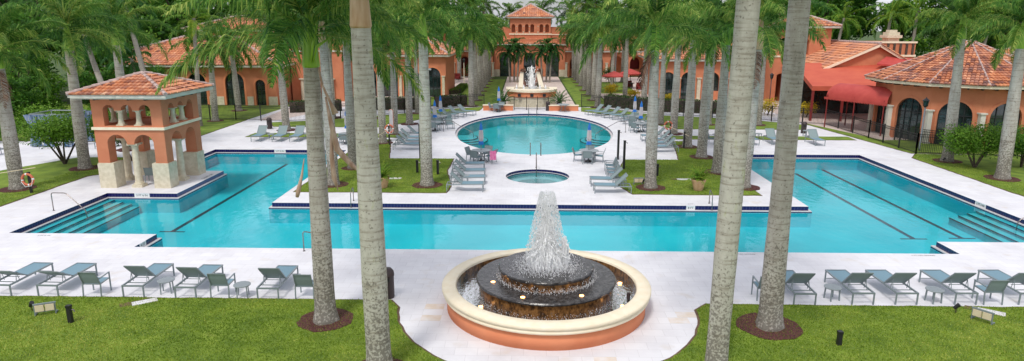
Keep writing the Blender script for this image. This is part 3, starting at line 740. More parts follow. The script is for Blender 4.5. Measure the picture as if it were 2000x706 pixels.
# right loggia tower
lt = empty('loggia_tower'); tag(lt, 'tall orange block with an upper loggia and dark arches behind the leaning right trunk', 'building')
L0, L1, LY = 27.2, 33.2, 74.6
tb = MB(); arch_wall((L0,LY),(L1,LY),0,8.2,[(0.0,2.5,[(1.0,.75)]),(0.0,2.5,[(3.1,.75)]),(5.3,6.6,[(1.0,.5),(2.1,.5),(3.2,.5)])],.5,tb)
arch_wall((L0,LY+8),(L0,LY),0,8.2,[(5.3,6.6,[(4,.5),(5.4,.5),(6.8,.5)])],.5,tb); arch_wall((L1,LY),(L1,LY+8),0,8.2,[],.3,tb); tb.box(L0+.4,L1-.4,LY+2.5,LY+2.7,0,4.9); tb.box(L0+.3,L1-.2,LY+.3,LY+8,4.8,5.0)
tb.build('wall', M['stucco'], lt)
MB().box(L0-.06,L1+.06,LY-.07,LY-.005,5.0,5.18).build('cornice', M['coping'], lt)
for x in (L0+2.05,L0+4.2): column(lt,x,LY+.0,0,2.5,.18)
for x in (L0+1.55,L0+2.65): column(lt,x,LY+.25,5.3,6.6,.12)
window(lt,(L0,LY+2.2),(1,0),1.2,.5,.02,2.2,.1,1); window(lt,(L0,LY+2.2),(1,0),3.4,.6,.02,2.2,.1,1)
hip_roof(lt,L0,L1,LY,LY+8,8.35,1.5,.7,.34,.5,.18,planes_on='flr')

# ---- right hall: gable, flat red awning, barrel canopy
rh = empty('dining_hall'); tag(rh, 'orange hall with a tiled gable roof and a wide red sloping awning on the right', 'building')
hb = MB()
def gable(W): return [(W,4.0),(W*.56,6.5),(0,4.0)]
arch_wall((28.6,66.5),(38.6,66.5),0,4,[],.3,hb,top=gable); arch_wall((38.6,66.5),(38.6,80),0,4,[],.3,hb); arch_wall((28.6,80),(28.6,66.5),0,4,[],.3,hb)
hb.build('wall', M['stucco'], rh)
rx = 28.6+10*.56; m_ = MB()
tiles(m_, [[(28.2,84,3.95),(28.2,66.1,3.95),(rx,66.1,6.68),(rx,84,6.68)],[(39.0,66.1,3.95),(39.0,84,3.95),(rx,84,6.68),(rx,66.1,6.68)]], .34,.5,.075,.17,.6)
ro = m_.build('roof', M['tile'], rh); caps(MB(),[((rx,66.1,6.7),(rx,84,6.7))],.14).build('ridge_cap', M['cap'], ro)
v_ = MB(); v_.bar((28.2,66.15,3.86),(rx,66.15,6.54),.14,.22); v_.bar((rx,66.15,6.54),(39.0,66.15,3.86),.14,.22); v_.build('verge', M['coping'], ro)
aw = MB(); AY0, AY1 = 60.2, 66.4
aw.add([(25.6,AY0,3.15),(36.5,AY0-1.5,3.25),(38.5,AY1,4.9),(27.2,AY1+2.5,4.7)],[(0,1,2,3)]); aw.add([(25.6,AY0,3.15),(36.5,AY0-1.5,3.25),(36.5,AY0-1.5,2.85),(25.6,AY0,2.75)],[(3,2,1,0)]); aw.add([(25.6,AY0,3.15),(27.2,AY1+2.5,4.7),(27.2,AY1+2.5,4.3),(25.6,AY0,2.75)],[(0,1,2,3)])
aw.add([(25.6,AY0,2.75),(36.5,AY0-1.5,2.85),(36.5,AY0-1.5,2.80),(38.5,AY1,4.8),(27.2,AY1+2.5,4.6)],[(0,1,3,4)])
aw.build('awning', M['redroof'], rh)
aw2 = MB(); aw2.add([(33.4,64.8,4.9),(38.6,64.0,4.5),(38.9,66.3,5.2),(35.0,66.3,5.5),(33.4,64.8,4.75),(38.6,64.0,4.35)],[(0,1,2,3),(4,5,1,0)]); aw2.build('upper_awning', M['red'], rh)
for x, y in ((25.75,60.3),(28.3,60.0),(30.9,59.65),(33.4,59.3)): MB().box(x-.09,x+.09,y-.09,y+.09,0,2.85).build('post', M['maroon'], rh)
gl = MB(); gl.box(26.3,40,65.6,65.7,0,3.6); 
gf = MB()
for k in range(9): gf.box(26.4+k*1.5,26.5+k*1.5,65.5,65.6,0,3.6)
gf.box(26.3,40,65.5,65.56,2.2,2.3); fo = gf.build('window', M['frame'], rh); gl.build('pane', M['glass'], fo)
b = MB(); arch_wall((36.2,72.5),(41.2,72.5),4.0,6.75,[],.3,b); b.box(36.2,41.2,72.8,78,4,6.7)
bb = empty('rooftop_enclosure'); tag(bb, 'orange slatted rooftop enclosure with a pale vent on top', 'roof block'); b.build('wall', M['stucco'], bb)
b = MB(); b.box(36.1,41.3,72.4,72.48,6.6,6.78); b.box(38.0,41.3,72.4,72.48,5.2,5.4); b.build('cornice', M['coping'], bb)
b = MB()
for k in range(5): b.box(38.2+k*.65,38.4+k*.65,72.36,72.49,5.42,6.55)
b.build('slot', M['bark'], bb)
b = MB(); b.box(39.0,40.2,74,75.2,6.7,7.7); b.box(38.8,40.4,73.8,75.4,7.1,7.4); b.box(39.2,40.0,74.2,75,7.7,7.95); b.build('vent', M['stone'], bb)
hr = empty('rear_hall'); tag(hr, 'small orange building with low tiled roof behind the round pavilion', 'building')
MB().box(43,58,62,72,0,4.0).build('wall', M['stucco'], hr); hip_roof(hr,43,58,62,72,4.2,2.2,.5,.36,.5,.15,planes_on='fl')
# barrel canopy
bc = empty('barrel_canopy'); tag(bc, 'red barrel vault canopy with scalloped edge leading to the round pavilion', 'canopy')
c0, c1 = G(1610,189,2.6), G(1733,203,2.6); u = (c1-c0).normalized(); c0 += Vector((-u.y,u.x,0))*1.32; c1 += Vector((-u.y,u.x,0))*1.32; print('canopy',c0,c1)
n_ = Vector((-u.y,u.x,0)); b = MB(); nn_ = 14; ss = 14
vs = []
for i in range(ss+1):
    f_ = i/ss; p = c0+(c1-c0)*f_; rr = 1.32*(1+.012*math.cos(f_*8*math.pi)); rr *= (.80 if i==0 else 1)
    for k in range(nn_+1):
        a = math.pi*k/nn_; vs.append(p+n_*rr*math.cos(a)+Vector((0,0,1.12*(rr/1.32)*math.sin(a))))
fs = [(i*(nn_+1)+k,i*(nn_+1)+k+1,(i+1)*(nn_+1)+k+1,(i+1)*(nn_+1)+k) for i in range(ss) for k in range(nn_)]+[tuple(range(nn_+1))]
b.add(vs, fs)
for i in range(40):
    f_ = i/40; 
    for sg in (-1,1):
        p = c0+(c1-c0)*f_+n_*sg*1.32; q = c0+(c1-c0)*(f_+1/40)+n_*sg*1.32; b.add([p,q,q-Vector((0,0,.14)),(p+q)/2-Vector((0,0,.24)),p-Vector((0,0,.14))],[(0,1,2,3,4)])
b.build('canopy', M['red'], bc, True)
for f_ in (.05,.5,.95):
    for sg in (-1,1):
        p = c0+(c1-c0)*f_+n_*sg*1.27; MB().tube([(p.x,p.y,0),(p.x,p.y,2.8)],.05,8).build('post', M['maroon'], bc)
# ---- round pavilion
rd = empty('round_pavilion', (34.1,52.8,0)); tag(rd, 'round orange pavilion with a conical tiled roof and arched windows on the right', 'building')
NS = 12; RW = 6.05; off = R_(15-5)
cor = [(RW*math.cos(off+2*math.pi*k/NS), RW*math.sin(off+2*math.pi*k/NS)) for k in range(NS)]
wb = MB(); sr = MB(); fl_ = MB()
for k in range(NS):
    p, q = cor[k], cor[(k+1)%NS]; W = (Vector(q)-Vector(p)).length
    a_mid = off+2*math.pi*(k+.5)/NS
    vis = math.sin(a_mid) < .5
    arch_wall(p,q,0,4.35,[(0.0,2.15,[(W/2,1.04)])] if vis else [],.3,wb)
    if vis:
        uu = (Vector(q)-Vector(p)).normalized(); sr = MB(); surround(sr,p,uu,W/2,1.04,0,2.15,.17,.05); sr.build('arch_surround', M['stucco'], rd); window(rd,p,uu,W/2,1.04,.02,2.15,.22,3,(.5,))
    column(rd,cor[k][0]*1.01,cor[k][1]*1.01,0,2.5,.165,True,'pilaster','trim')
wb.build('wall', M['stucco'], rd)
ER = 6.95; EZ = 4.42; ec = [(ER*math.cos(off+2*math.pi*k/NS),ER*math.sin(off+2*math.pi*k/NS),EZ) for k in range(NS)]; ap = (0,0,7.35)
m_ = MB(); tiles(m_, [[ec[k],ec[(k+1)%NS],ap] for k in range(NS)], .25,.38,.06,.24,.34); ro = m_.build('roof', M['tile'], rd)
caps(MB(), [(e,ap) for e in ec], .06).build('ridge_cap', M['cap'], ro)
MB().prism([(x*.99,y*.99) for x,y,_ in ec], EZ-.2, EZ-.012).build('eave', M['coping'], ro)
b = MB()
for k in range(48):
    a = 2*math.pi*k/48; b.bar((5.9*math.cos(a),5.9*math.sin(a),EZ-.27),(6.5*math.cos(a),6.5*math.sin(a),EZ-.27),.1,.13)
b.build('rafter_end', M['bark'], ro)

# ---- centre: tower, facade, corridors
ct = empty('clubhouse_tower', (.9,111.3,0)); tag(ct, 'orange clubhouse tower with tiled hip roof at the end of the palm avenue', 'building')
F = lambda x: x-.9
wb = MB(); arch_wall((F(-5.2),0),(F(6.6),0),0,6.1,[(0.0,2.9,[(1.95,.95)]),(0.0,2.9,[(5.9,.98)]),(0.0,2.9,[(9.75,1.0)])],.8,wb)
wb.box(F(-5.2),F(6.6),.9,12,4,6.0)
arch_wall((F(-2.55),.9),(F(4.15),.9),6.0,9.45,[(7.15,8.15,[(c,.3)]) for c in (.55,1.65,2.75,3.65,5.15,6.1)],.4,wb); wb.box(F(-2.5),F(4.1),1.7,8,6,9.4)
wb.box(F(4.15),F(8.4),1.4,9,5.9,8.0); wb.box(F(-6.6),F(-2.55),1.4,9,5.9,8.0); wb.build('wall', M['stucco'], ct)
MB().box(F(-2.7),F(4.3),.8,.89,6.75,6.95).build('cornice', M['coping'], ct); MB().box(F(4.2),F(8.5),1.3,1.39,6.7,6.86).build('cornice', M['coping'], ct)
for c in (1.1,2.2,3.2,4.6,5.62): column(ct, F(-2.55)+c, 1.0, 7.1, 8.15, .09)
for c,hw in ((1.95,.95),(5.9,.98),(9.75,1.0)): window(ct,(F(-5.2),0),(1,0),c,hw,.02,2.9,.5,3,(.3,.6))
b = MB()
for x0,x1 in ((-5.2,-4.25),(5.6,6.6)): MB().box(F(x0)-.04,F(x1)+.04,-.06,.02,0,1.15).build('stone_base', M['stone'], ct)
None
hip_roof(ct,F(-2.55),F(4.15),.9,8,9.6,2.1,.55,.36,.5,.16,planes_on='flr',mean=.62,name='tower_roof')
m_ = MB(); tiles(m_, [[(F(-5.4),-.5,5.3),(F(6.8),-.5,5.3),(F(6.8),.95,6.1),(F(-5.4),.95,6.1)]],.36,.45,.07,.17,.6); ro = m_.build('lower_roof', M['tile'], ct); MB().box(F(-5.4),F(6.8),-.55,-.45,5.1,5.28).build('eave', M['trim'], ro)
for side,(x0,x1,lab) in enumerate(((-31,-5.3,'long covered walkway with red tiled roof left of the clubhouse tower'),(6.7,33,'long covered walkway with red tiled roof right of the clubhouse tower'))):
    cw = empty('covered_walkway'); tag(cw, lab, 'walkway roof'); n = int((x1-x0)/3.1); st = (x1-x0)/n
    wb = MB(); arch_wall((x0,110.6),(x1,110.6),0,4.1,[(0.0,2.3,[(st*(k+.5),1.12)]) for k in range(n)],.35,wb); wb.build('wall', M['stucco'], cw)
    for k in range(n+1): column(cw, x0+st*k, 110.5, 0, 2.35, .17, True, 'pilaster')
    m_ = MB(); tiles(m_, [[(x0-.2,110.1,4.25),(x1+.2,110.1,4.25),(x1+.2,113.5,5.55),(x0-.2,113.5,5.55)]],.36,.45,.07,.17,.5); ro = m_.build('roof', M['tile'], cw); MB().box(x0-.2,x1+.2,110.12,110.3,4.05,4.23).build('eave', M['trim'], ro)
    MB().box(x0,x1,113.6,122,0,5.2).build('rear_wall', M['maroon'], cw)
    wb = MB(); arch_wall((x0,112.9),(x1,112.9),0,4.0,[(1.2,2.3,[(st*(k+.5),.8)]) for k in range(0,n,3)],.2,wb); wb.build('inner_wall', M['stucco_pale'], cw)
    b = MB(); b.box(x0+4,x1-4,122,128,0,7.4); b.build('upper_wall', M['stucco_pale'], cw); hip_roof(cw,x0+4,x1-4,122,128,7.5,1.4,.5,.4,.5,.2,planes_on='f',name='upper_roof')

# ---- front fountain
FC = (.68,19.33)
fo = empty('tiered_fountain', (*FC,0)); tag(fo, 'large round fountain with cream rim, orange base and dark stepped tiers', 'fountain')
MB().lathe([(3.05,0),(3.05,.5),(2.75,.5),(2.75,0)],80).build('base', M['stucco_pale'], fo, True)
MB().lathe([(3.06,.47),(3.14,.49),(3.16,.53),(3.16,.57),(3.11,.60),(3.17,.63),(3.20,.67),(3.20,.72),(3.17,.755),(2.80,.765),(2.76,.74),(2.76,.2)],80,cap=False).build('rim', M['coping'], fo, True)
MB().lathe([(2.742,.05),(2.742,.70)],80,cap=False).build('pool_lining', M['cascade'], fo)
struct(MB().lathe([(.01,0),(2.77,0)],64,(*FC,.44),cap=False).build('fountain_water', M['darkwater']))
MB().lathe([(.01,.2),(2.77,.2)],64,cap=False).build('pool_floor', M['granite'], fo)
MB().lathe([(2.06,.2),(2.06,.86)],80,cap=False).build('cascade', M['cascade'], fo, True); MB().lathe([(2.06,.84),(2.14,.86),(2.15,.90),(2.12,.935),(1.3,.935)],80,cap=False).build('tier_slab', M['granite'], fo)
MB().lathe([(1.38,.93),(1.38,1.2)],72,cap=False).build('cascade', M['cascade'], fo, True); MB().lathe([(1.38,1.19),(1.45,1.2),(1.46,1.25),(1.43,1.28),(.01,1.28)],72,cap=False).build('tier_slab', M['granite'], fo)
for k,(px,py,z) in enumerate(((939,599,.46),(1021,581,.94),(1136,578,.94),(1211,553,.46),(1216,598,.46),(963,551,.94))):
    g = G(px,py,z); l = MB().lathe([(.065,0),(.065,.008),(.0,.012)],12).build('underwater_lamp', M['lamp'], fo); l.location = g-Vector((*FC,0))
g = G(1227,585,.46); MB().lathe([(.055,0),(.055,.2),(.03,.2),(.03,.1)],14).build('drain_pipe', M['brown'], fo).location = g-Vector((*FC,0))
# jet
jr = random.Random(5)
def jet(mb, cx, cy, z0, h, r, n=16, seg=26, lob=.18, pw=.9):
    ph = [jr.uniform(0,6.28) for _ in range(8)]; vs = []
    for i in range(seg+1):
        t = i/seg; rr = r*(1-t)**pw*(1+.0*t)+.02*(1-t)
        for k in range(n):
            a = 2*math.pi*k/n
            q = 1+lob*(math.sin(3*a+ph[0]+t*5)+.8*math.sin(5*a+ph[1]-t*9)+.7*math.sin(7*a+ph[2]+t*17))*.6+jr.uniform(-.16,.16)
            vs.append((cx+rr*q*math.cos(a), cy+rr*q*math.sin(a), z0+h*t+jr.uniform(-.04,.04)))
    mb.add(vs, [(i*n+k,i*n+(k+1)%n,(i+1)*n+(k+1)%n,(i+1)*n+k) for i in range(seg) for k in range(n)])
def drops(mb, n, fn, s=(.008,.028)):
    for _ in range(n):
        x,y,z = fn(); q = jr.uniform(*s); a = Vector((jr.uniform(-1,1),jr.uniform(-1,1),jr.uniform(-1,1))).normalized()*q
        b_ = Vector((a.y,-a.z,a.x)); c = Vector((x,y,z)); st = 1+jr.random()*1.5
        mb.add([c+a,c+b_,c-a*.8+Vector((0,0,q*st)),c-b_*.8-Vector((0,0,q*st))],[(0,1,2),(0,2,3),(0,3,1),(1,3,2)])
jt = MB()
jet(jt,0,0,1.25,1.95,.31,14,26,.6,.68)
for k in range(14):
    a = k*2.4; d = jr.uniform(.12,.36); jet(jt,d*math.cos(a),d*math.sin(a),1.25,jr.uniform(.5,1.35)*(1-.5*d),jr.uniform(.10,.17),10,16,.5,.7)
def strand(mb, x0, y0, z0, h, dx, dy, w_, a0=0., a1=1.):
    n = 9; ph = jr.uniform(0,6)
    pts = []; rs = []
    for i in range(n+1):
        t = a0+(a1-a0)*i/n; pts.append((x0+dx*t+jr.uniform(-.008,.008), y0+dy*t+jr.uniform(-.008,.008), z0+h*(1-(2*t-1)**2))); rs.append(w_*(.35+.65*abs(math.sin(i*1.9+ph)))*(1 if 0<i<n else .2))
    mb.tube(pts, rs, 5, None)
for k in range(560):
    a = jr.uniform(0,6.283); q = jr.random()**1.3; h = (2.12-1.6*q)*min(1.03,abs(jr.gauss(.82,.14))); d = .12+.75*q; r0 = .03+.3*q*jr.random()
    c0_ = jr.uniform(0,.5); strand(jt, r0*math.cos(a), r0*math.sin(a), 1.27, h, d*math.cos(a)*.9, d*math.sin(a)*.9, jr.uniform(.008,.026), c0_, min(1,c0_+jr.uniform(.12,.4)))
for k in range(110):
    a = jr.uniform(0,6.283); r0 = jr.uniform(.3,.7); strand(jt, r0*math.cos(a), r0*math.sin(a), 1.27, jr.uniform(.1,.5), jr.uniform(-.15,.3)*math.cos(a), jr.uniform(-.15,.3)*math.sin(a), jr.uniform(.01,.03), 0, jr.uniform(.4,.9))
for k in range(60): strand(jt, .55+jr.gauss(0,.05), -.05+jr.gauss(0,.05), 1.27, jr.uniform(.4,1.0), jr.gauss(0,.08), jr.gauss(0,.08), jr.uniform(.01,.022), 0, jr.uniform(.4,.8))
def dr1():
    a = jr.uniform(0,6.28); t = jr.random()**.8; rr = (.58-.44*t)*(.6+.65*jr.random()**.5)+.05; return (rr*math.cos(a),rr*math.sin(a),1.25+2.35*t)
def dr2():
    a = jr.uniform(0,6.28); rr = abs(jr.gauss(.65,.26)); return (rr*math.cos(a),rr*math.sin(a),1.28+abs(jr.gauss(0,.10))*max(.2,1.3-rr))
drops(jt, 7500, dr1, (.005,.018)); drops(jt, 4600, dr2, (.005,.016))
def dr3():
    a = jr.uniform(0,6.28); rr = jr.gauss(1.47,.05); return (rr*math.cos(a),rr*math.sin(a),.94+abs(jr.gauss(0,.08)))
def dr4():
    a = jr.uniform(0,6.28); rr = jr.gauss(2.16,.06); return (rr*math.cos(a),rr*math.sin(a),.46+abs(jr.gauss(0,.06)))
drops(jt, 1900, dr3, (.005,.014)); drops(jt, 1300, dr4, (.005,.012))
j_ = jt.build('water_jet', M['foam'], None, False, (*FC,0)); tag(j_, 'tall white foaming water jet rising from the top tier of the front fountain', 'water jet')

# ---- far fountain on the avenue
ff = empty('far_fountain', (.7,72,0)); tag(ff, 'raised orange and cream fountain basin beyond the round pool', 'fountain'); ff.name = 'wall_fountain'
b = MB(); b.prism(arc(0,0,2.6,200,340,14)+[(2.6,.4),(-2.6,.4)], 0, 1.0); b.build('stone_wall', M['stone'], ff)
b = MB(); b.prism([(x*1.02,y*1.02) for x,y in arc(0,0,2.6,200,340,14)]+[(2.65,.42),(-2.65,.42)], 1.0, 1.55); b.build('orange_wall', M['stucco_pale'], ff)
b = MB(); b.prism([(x*1.08,y*1.08) for x,y in arc(0,0,2.6,195,345,14)]+[(2.8,1.4),(-2.8,1.4)], 1.55, 1.78, [[(1.9,1.1),(1.9,-.9),(-1.9,-.9),(-1.9,1.1)]]); b.build('rim', M['coping'], ff)
MB().box(-1.9,1.9,-.9,1.1,1.5,1.6).build('basin_water', M['channel'], ff)
for x in (-1.3,0,1.3): MB().box(x-.16,x+.16,-2.72,-2.5,1.12,1.42).build('spout', M['black'], ff)
b = MB(); b.box(-.95,.95,1.5,31,.1,1.2); b.build('channel', M['channel'], ff)
b = MB(); b.box(-1.5,-.95,1.5,31,0,1.35); b.box(.95,1.5,1.5,31,0,1.35); b.build('channel_wall', M['coping'], ff)
b = MB()
for s in (-1,1):
    for k in range(4): b.box(*sorted((s*1.5,s*2.6)),3+k*2.2,3.9+k*2.2,0,.9-.18*k)
b.build('step', M['stone'], ff)
jt = MB(); jet(jt,0,0,1.6,2.6,.28,10,18,.3,.6); jet(jt,.1,.1,1.6,1.7,.26,10,14,.3,.6); drops(jt,700,lambda:(jr.gauss(0,.25),jr.gauss(0,.2),1.6+2.4*jr.random()**1.4),(.02,.06))
for x in (-1.9,-1.0,1.05,1.75): jet(jt,x*.85,-.3,1.6,.6,.12,8,8,.3,.6)
j_ = jt.build('water_jet', M['foam'], None, False, (.7,72,0)); tag(j_, 'small white water jet at the far basin in front of the tower', 'water jet')
for x0,x1,lab in ((-4.2,-1.2,'low orange planter wall with cream cap left of the gate'),(2.4,5.35,'low orange planter wall with cream cap right of the gate')):
    pwl = empty('planter_wall', ((x0+x1)/2,66.9,0)); tag(pwl, lab, 'low wall'); hw = (x1-x0)/2
    MB().box(-hw,hw,-.18,.18,0,.5).build('wall', M['stucco_pale'], pwl); MB().box(-hw-.05,hw+.05,-.24,.24,.5,.58).build('cap', M['coping'], pwl)

# ---- fences
def fence(pts, label, h=1.38, gap=.11):
    f = empty('fence', (*pts[0],0)); tag(f, label, 'fence'); o = Vector((*pts[0],0))
    for a, b in zip(pts, pts[1:]):
        a = Vector((*a,0))-o; b = Vector((*b,0))-o; L_ = (b-a).length; u = (b-a)/L_; m = MB()
        for z in (h-.04, h-.2, .12): m.bar(a+Vector((0,0,z)), b+Vector((0,0,z)), .04, .035)
        for k in range(1,int(L_/gap)):
            p = a+u*k*gap; m.bar(p+Vector((0,0,.1)), p+Vector((0,0,h-.03)), .018)
        m.build('railing_panel', M['black'], f)
        n = max(1,round(L_/2.4))
        for k in range(n+1): p = a+u*(L_*k/n); MB().box(p.x-.035,p.x+.035,p.y-.035,p.y+.035,0,h+.06).build('post', M['black'], f)
fence([(-33,59.0),(-26,59.1),(-21.1,58.2),(-18.6,59.1),(-11.7,64.2),(-9.1,67.1),(-6.6,68.4),(-4.3,69.8)], 'black picket fence running behind the left trunks to the gate walls')
fence([(-1.1,67.4),(.15,67.4),(1.25,67.4),(2.35,67.4)], 'black metal gate between the two low orange walls', 1.3)
fence([(5.9,69.8),(12.5,64),(20,61.4),(24.3,58.5)], 'black picket fence behind the loungers on the right of the round pool')
fence([(24.3,58.4),(26.1,58.1),(26.35,51),(26.4,44.7),(32.6,43.5),(45,43.4)], 'black picket fence running in front of the round pavilion')
fence([(27.9,50.2),(30.0,47.6),(33,46.2),(37.5,46.2)], 'inner black railing close against the round pavilion arches', 1.1)

# ================================================================ vegetation
def frond(mb, R0, az, el0, L, droop, nl, lw, ll, plum=1.0, start=(0,0,0), dead=False, rach=.022, tw0=0.0):
    n = 12; p = Vector(start); el = el0; pts = [p.copy()]; dirs = []
    side_drift = R0.uniform(-.25,.25)
    for i in range(n):
        t = i/n; a = az+side_drift*t
        d = Vector((math.cos(a)*math.cos(el), math.sin(a)*math.cos(el), math.sin(el))); dirs.append(d)
        p = p+d*L/n; pts.append(p.copy()); el -= droop/n*(.5+1.3*t)
    dirs.append(dirs[-1])
    base = R0.uniform(.15,.62)
    mb.tube(pts, [rach*(1-.75*i/n)+.002 for i in range(n+1)], 3, min(1,base+.35), caps=False)
    for k in range(nl):
        t = .10+.90*(k+R0.random()*.8)/nl; f = t*n; i = min(n-1,int(f)); q = pts[i].lerp(pts[i+1], f-i); d = dirs[i]
        sd = d.cross(Vector((0,0,1)))
        if sd.length < .15: sd = Vector((math.sin(az),-math.cos(az),0))
        sd.normalize(); un = sd.cross(d).normalized()
        prof = (math.sin(math.pi*min(1,(t*.86+.12)))**.6)*(1 if t < .75 else 1-.55*(t-.75)/.25)
        for s in (-1,1):
            l = ll*prof*R0.uniform(.75,1.1); ang = R0.choice((.55,.15,-.35))*plum*R0.uniform(.6,1.3)
            dr = (sd*s*(math.cos(ang)) + un*math.sin(ang) + d*R0.uniform(.6,1.15)).normalized()
            a1 = q+dr*l*.5; sag = R0.uniform(.6,1.6); dr2 = (dr*.75+Vector((0,0,-1))*sag).normalized(); a2 = a1+dr2*l*.5
            wv = dr.cross(Vector((0,0,1)))
            if wv.length < .1: wv = d.copy()
            wv = (wv.normalized()*.6+d*.6).normalized()*lw
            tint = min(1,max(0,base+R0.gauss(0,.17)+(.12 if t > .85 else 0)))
            mb.add([q-wv*.5,q+wv*.5,a1+wv*.55,a1-wv*.55,a2],[(0,1,2,3),(3,2,4)],tint)
def crown_mesh(seed, nf, L, nl, lw, ll, m, el_hi=78, el_lo=-38, dr=1.5, plum=1.0, dead=1):
    R0 = random.Random(seed); mb = MB(); ga = 2.399
    for i in range(nf):
        t = i/(nf-1); el = R_(el_hi+(el_lo-el_hi)*t**.85+R0.uniform(-6,6))
        frond(mb, R0, i*ga+R0.uniform(-.25,.25), el, L*R0.uniform(.88,1.08)*(.8 if t < .12 else 1), dr*R0.uniform(.8,1.25), nl, lw, ll, plum, (0,0,-.02*i))
    mb.tube([(0,0,-.1),(0,0,.9),(.05,0,1.7)],[.05,.035,.01],5,.8)
    return mb.mesh('crown', M[m])
CR_NEAR = [crown_mesh(11,21,4.0,130,.040,.88,'frond',el_lo=-18,dr=1.4), crown_mesh(23,17,4.0,125,.036,.85,'frond',el_hi=80,el_lo=18,dr=1.2)]
CR_MID = [crown_mesh(31,18,3.9,100,.044,.86,'frond',el_lo=-6,dr=1.3), crown_mesh(37,19,3.7,96,.046,.82,'frond',el_lo=-14,dr=1.3), crown_mesh(41,17,4.2,100,.044,.88,'frond',el_lo=0,dr=1.4)]
CR_FAR = [crown_mesh(51,20,3.7,54,.075,.86,'frond',el_lo=-30,dr=1.4), crown_mesh(57,20,3.8,52,.078,.88,'frond',el_lo=-34,dr=1.5)]
CR_COCO = [crown_mesh(61,16,3.3,44,.07,.70,'frond_yellow',plum=.45,el_lo=-30,dr=1.6), crown_mesh(67,17,3.0,42,.07,.68,'frond_dark',plum=.4,el_lo=-45,dr=1.7)]
CR_SMALL = crown_mesh(71,18,2.5,36,.085,.55,'frond_dark',plum=.5,el_hi=75,el_lo=-30,dr=1.9)
MULCH = None
def mulch(x, y, r=.95):
    n = 22; pts = [(x+r*(1+rnd.uniform(-.08,.08))*math.cos(6.283*k/n), y+r*(1+rnd.uniform(-.08,.08))*math.sin(6.283*k/n)) for k in range(n)]
    b = MB(); b.prism(pts,-.002,.05)
    for _ in range(160 if y < 45 else 0):
        a = rnd.uniform(0,6.28); q = r*rnd.random()**.5*.98; c = Vector((x+q*math.cos(a),y+q*math.sin(a),.055)); d = Vector((rnd.uniform(-1,1),rnd.uniform(-1,1),rnd.uniform(-.2,.5)))*.05; e = Vector((-d.y,d.x,.01))*.5
        b.add([c-d,c+e,c+d,c-e],[(0,1,2,3)])
    struct(b.build('mulch_bed', M['mulch']))
def trunk(r, h, lean=(0,0), rf=1.35, swell=.12, n=18, seed=0, curve=0, taper=.78):
    R0 = random.Random(seed); seg = 26; prof = []; c = MB(); vs = []
    for i in range(seg+1):
        t = (i/seg)**1.25; z = h*t
        rr = r*(1+(rf-1)*math.exp(-z/.28)+swell*math.exp(-((t-.42)/.28)**2)-(1-taper)*max(0,t-.25)/.75)
        rr *= 1+R0.uniform(-.012,.012)
        ox = lean[0]*t+curve*math.sin(math.pi*t); oy = lean[1]*t
        for k in range(n):
            a = 2*math.pi*k/n; q = 1+(.07*math.sin(3*a+seed)+.05*math.sin(7*a+seed*2))*math.exp(-z/.3)
            vs.append((ox+rr*q*math.cos(a), oy+rr*q*math.sin(a), z-.02*(i==0)))
    c.add(vs, [(i*n+k,i*n+(k+1)%n,(i+1)*n+(k+1)%n,(i+1)*n+k) for i in range(seg) for k in range(n)]); return c
def palm(x, y, h, r, label, crown, group='royal palms standing in rows around the pools', lean=(0,0), tm='trunk', shaft='shaft', sh=1.35, rot=None, sc_=1.0, mul=True, name='royal_palm', curve=0, dead=0, swell=.12, taper=.78, rf=1.4):
    sd = len(USED); USED.add((x,y)); R0 = random.Random(sd*7+1)
    if y > 20 and name == 'royal_palm': r *= .83
    e = empty(name, (x,y,0)); tag(e, label, 'palm tree', group)
    trunk(r,h,lean,rf,swell,18 if y < 60 else 10,sd,curve,taper).build('trunk', M[tm], e, True)
    tx, ty = lean; d = Vector((lean[0],lean[1],h)).normalized(); rt_ = r*taper
    if sh > 0:
        b = MB(); pr = [(rt_*1.04,0),(rt_*1.12,.06),(rt_*1.02,.35),(rt_*.86,sh*.6),(rt_*.6,sh),(rt_*.35,sh+.15)]
        b.tube([Vector((tx,ty,h-.05))+d*z for _,z in pr],[q for q,_ in pr],12); b.build('crownshaft', M[shaft], e, True)
    c = inst('crown', crown, e, Vector((tx,ty,h))+d*(sh*.93), (0,0,R0.uniform(0,6.28) if rot is None else rot), (sc_,)*3)
    for k in range(dead):
        b = MB(); R1 = random.Random(sd*5+k); frond(b,R1,R1.uniform(0,6.28) if y > 20 else -.6,R_(-50),2.3,.9,34,.05,.6,.5,(tx,ty,h+.1)); b.build('dead_frond', M['dead'], e)
    if mul: mulch(x, y, 2.75*r if y < 60 else .8)
    return e

CR_SPREAD = crown_mesh(77,20,4.1,130,.040,.90,'frond',el_lo=0,dr=1.25)
N_, Md, Fr = CR_NEAR, CR_MID, CR_FAR
palm(-3.57,14.95,8.45,.29,'near palm with brown crownshaft, standing on the front lawn just left of the fountain',N_[1],tm='trunk_green',shaft='shaft_tan',sh=1.6,swell=.06,rf=1.45,lean=(-.05,0),taper=.76)
P2 = palm(-5.79,17.94,7.4,.285,'near palm with bright green crownshaft and dangling dead sheath, left of the first loungers chair',CR_SPREAD,tm='trunk',sh=1.25,lean=(.06,0),rot=.4,taper=.74,swell=.0)
P3 = palm(7.07,17.84,10.3,.325,'thick near palm on a mulch ring in the right front lawn',N_[1],tm='trunk',sh=1.6,swell=-.10,rf=1.25,lean=(-.04,0),taper=.80)
palm(4.72,14.95,10.4,.255,'slender near palm spotted with yellow lichen, right of the front fountain',N_[0],tm='trunk_green',sh=1.6,swell=.04,lean=(.09,0),taper=.98)
palm(-10.29,34.73,7.6,.33,'palm at the front corner of the left middle lawn, behind the green crownshaft palm',Md[0],tm='trunk',lean=(-.1,0),shaft='shaft_tan')
palm(-10.32,38.91,7.7,.29,'palm directly behind the brown crownshaft palm on the left middle lawn',Md[1])
palm(-5.25,34.76,7.6,.36,'palm on its mulch ring beside the stacked loungers left of the spa',Md[2],tm='trunk_green')
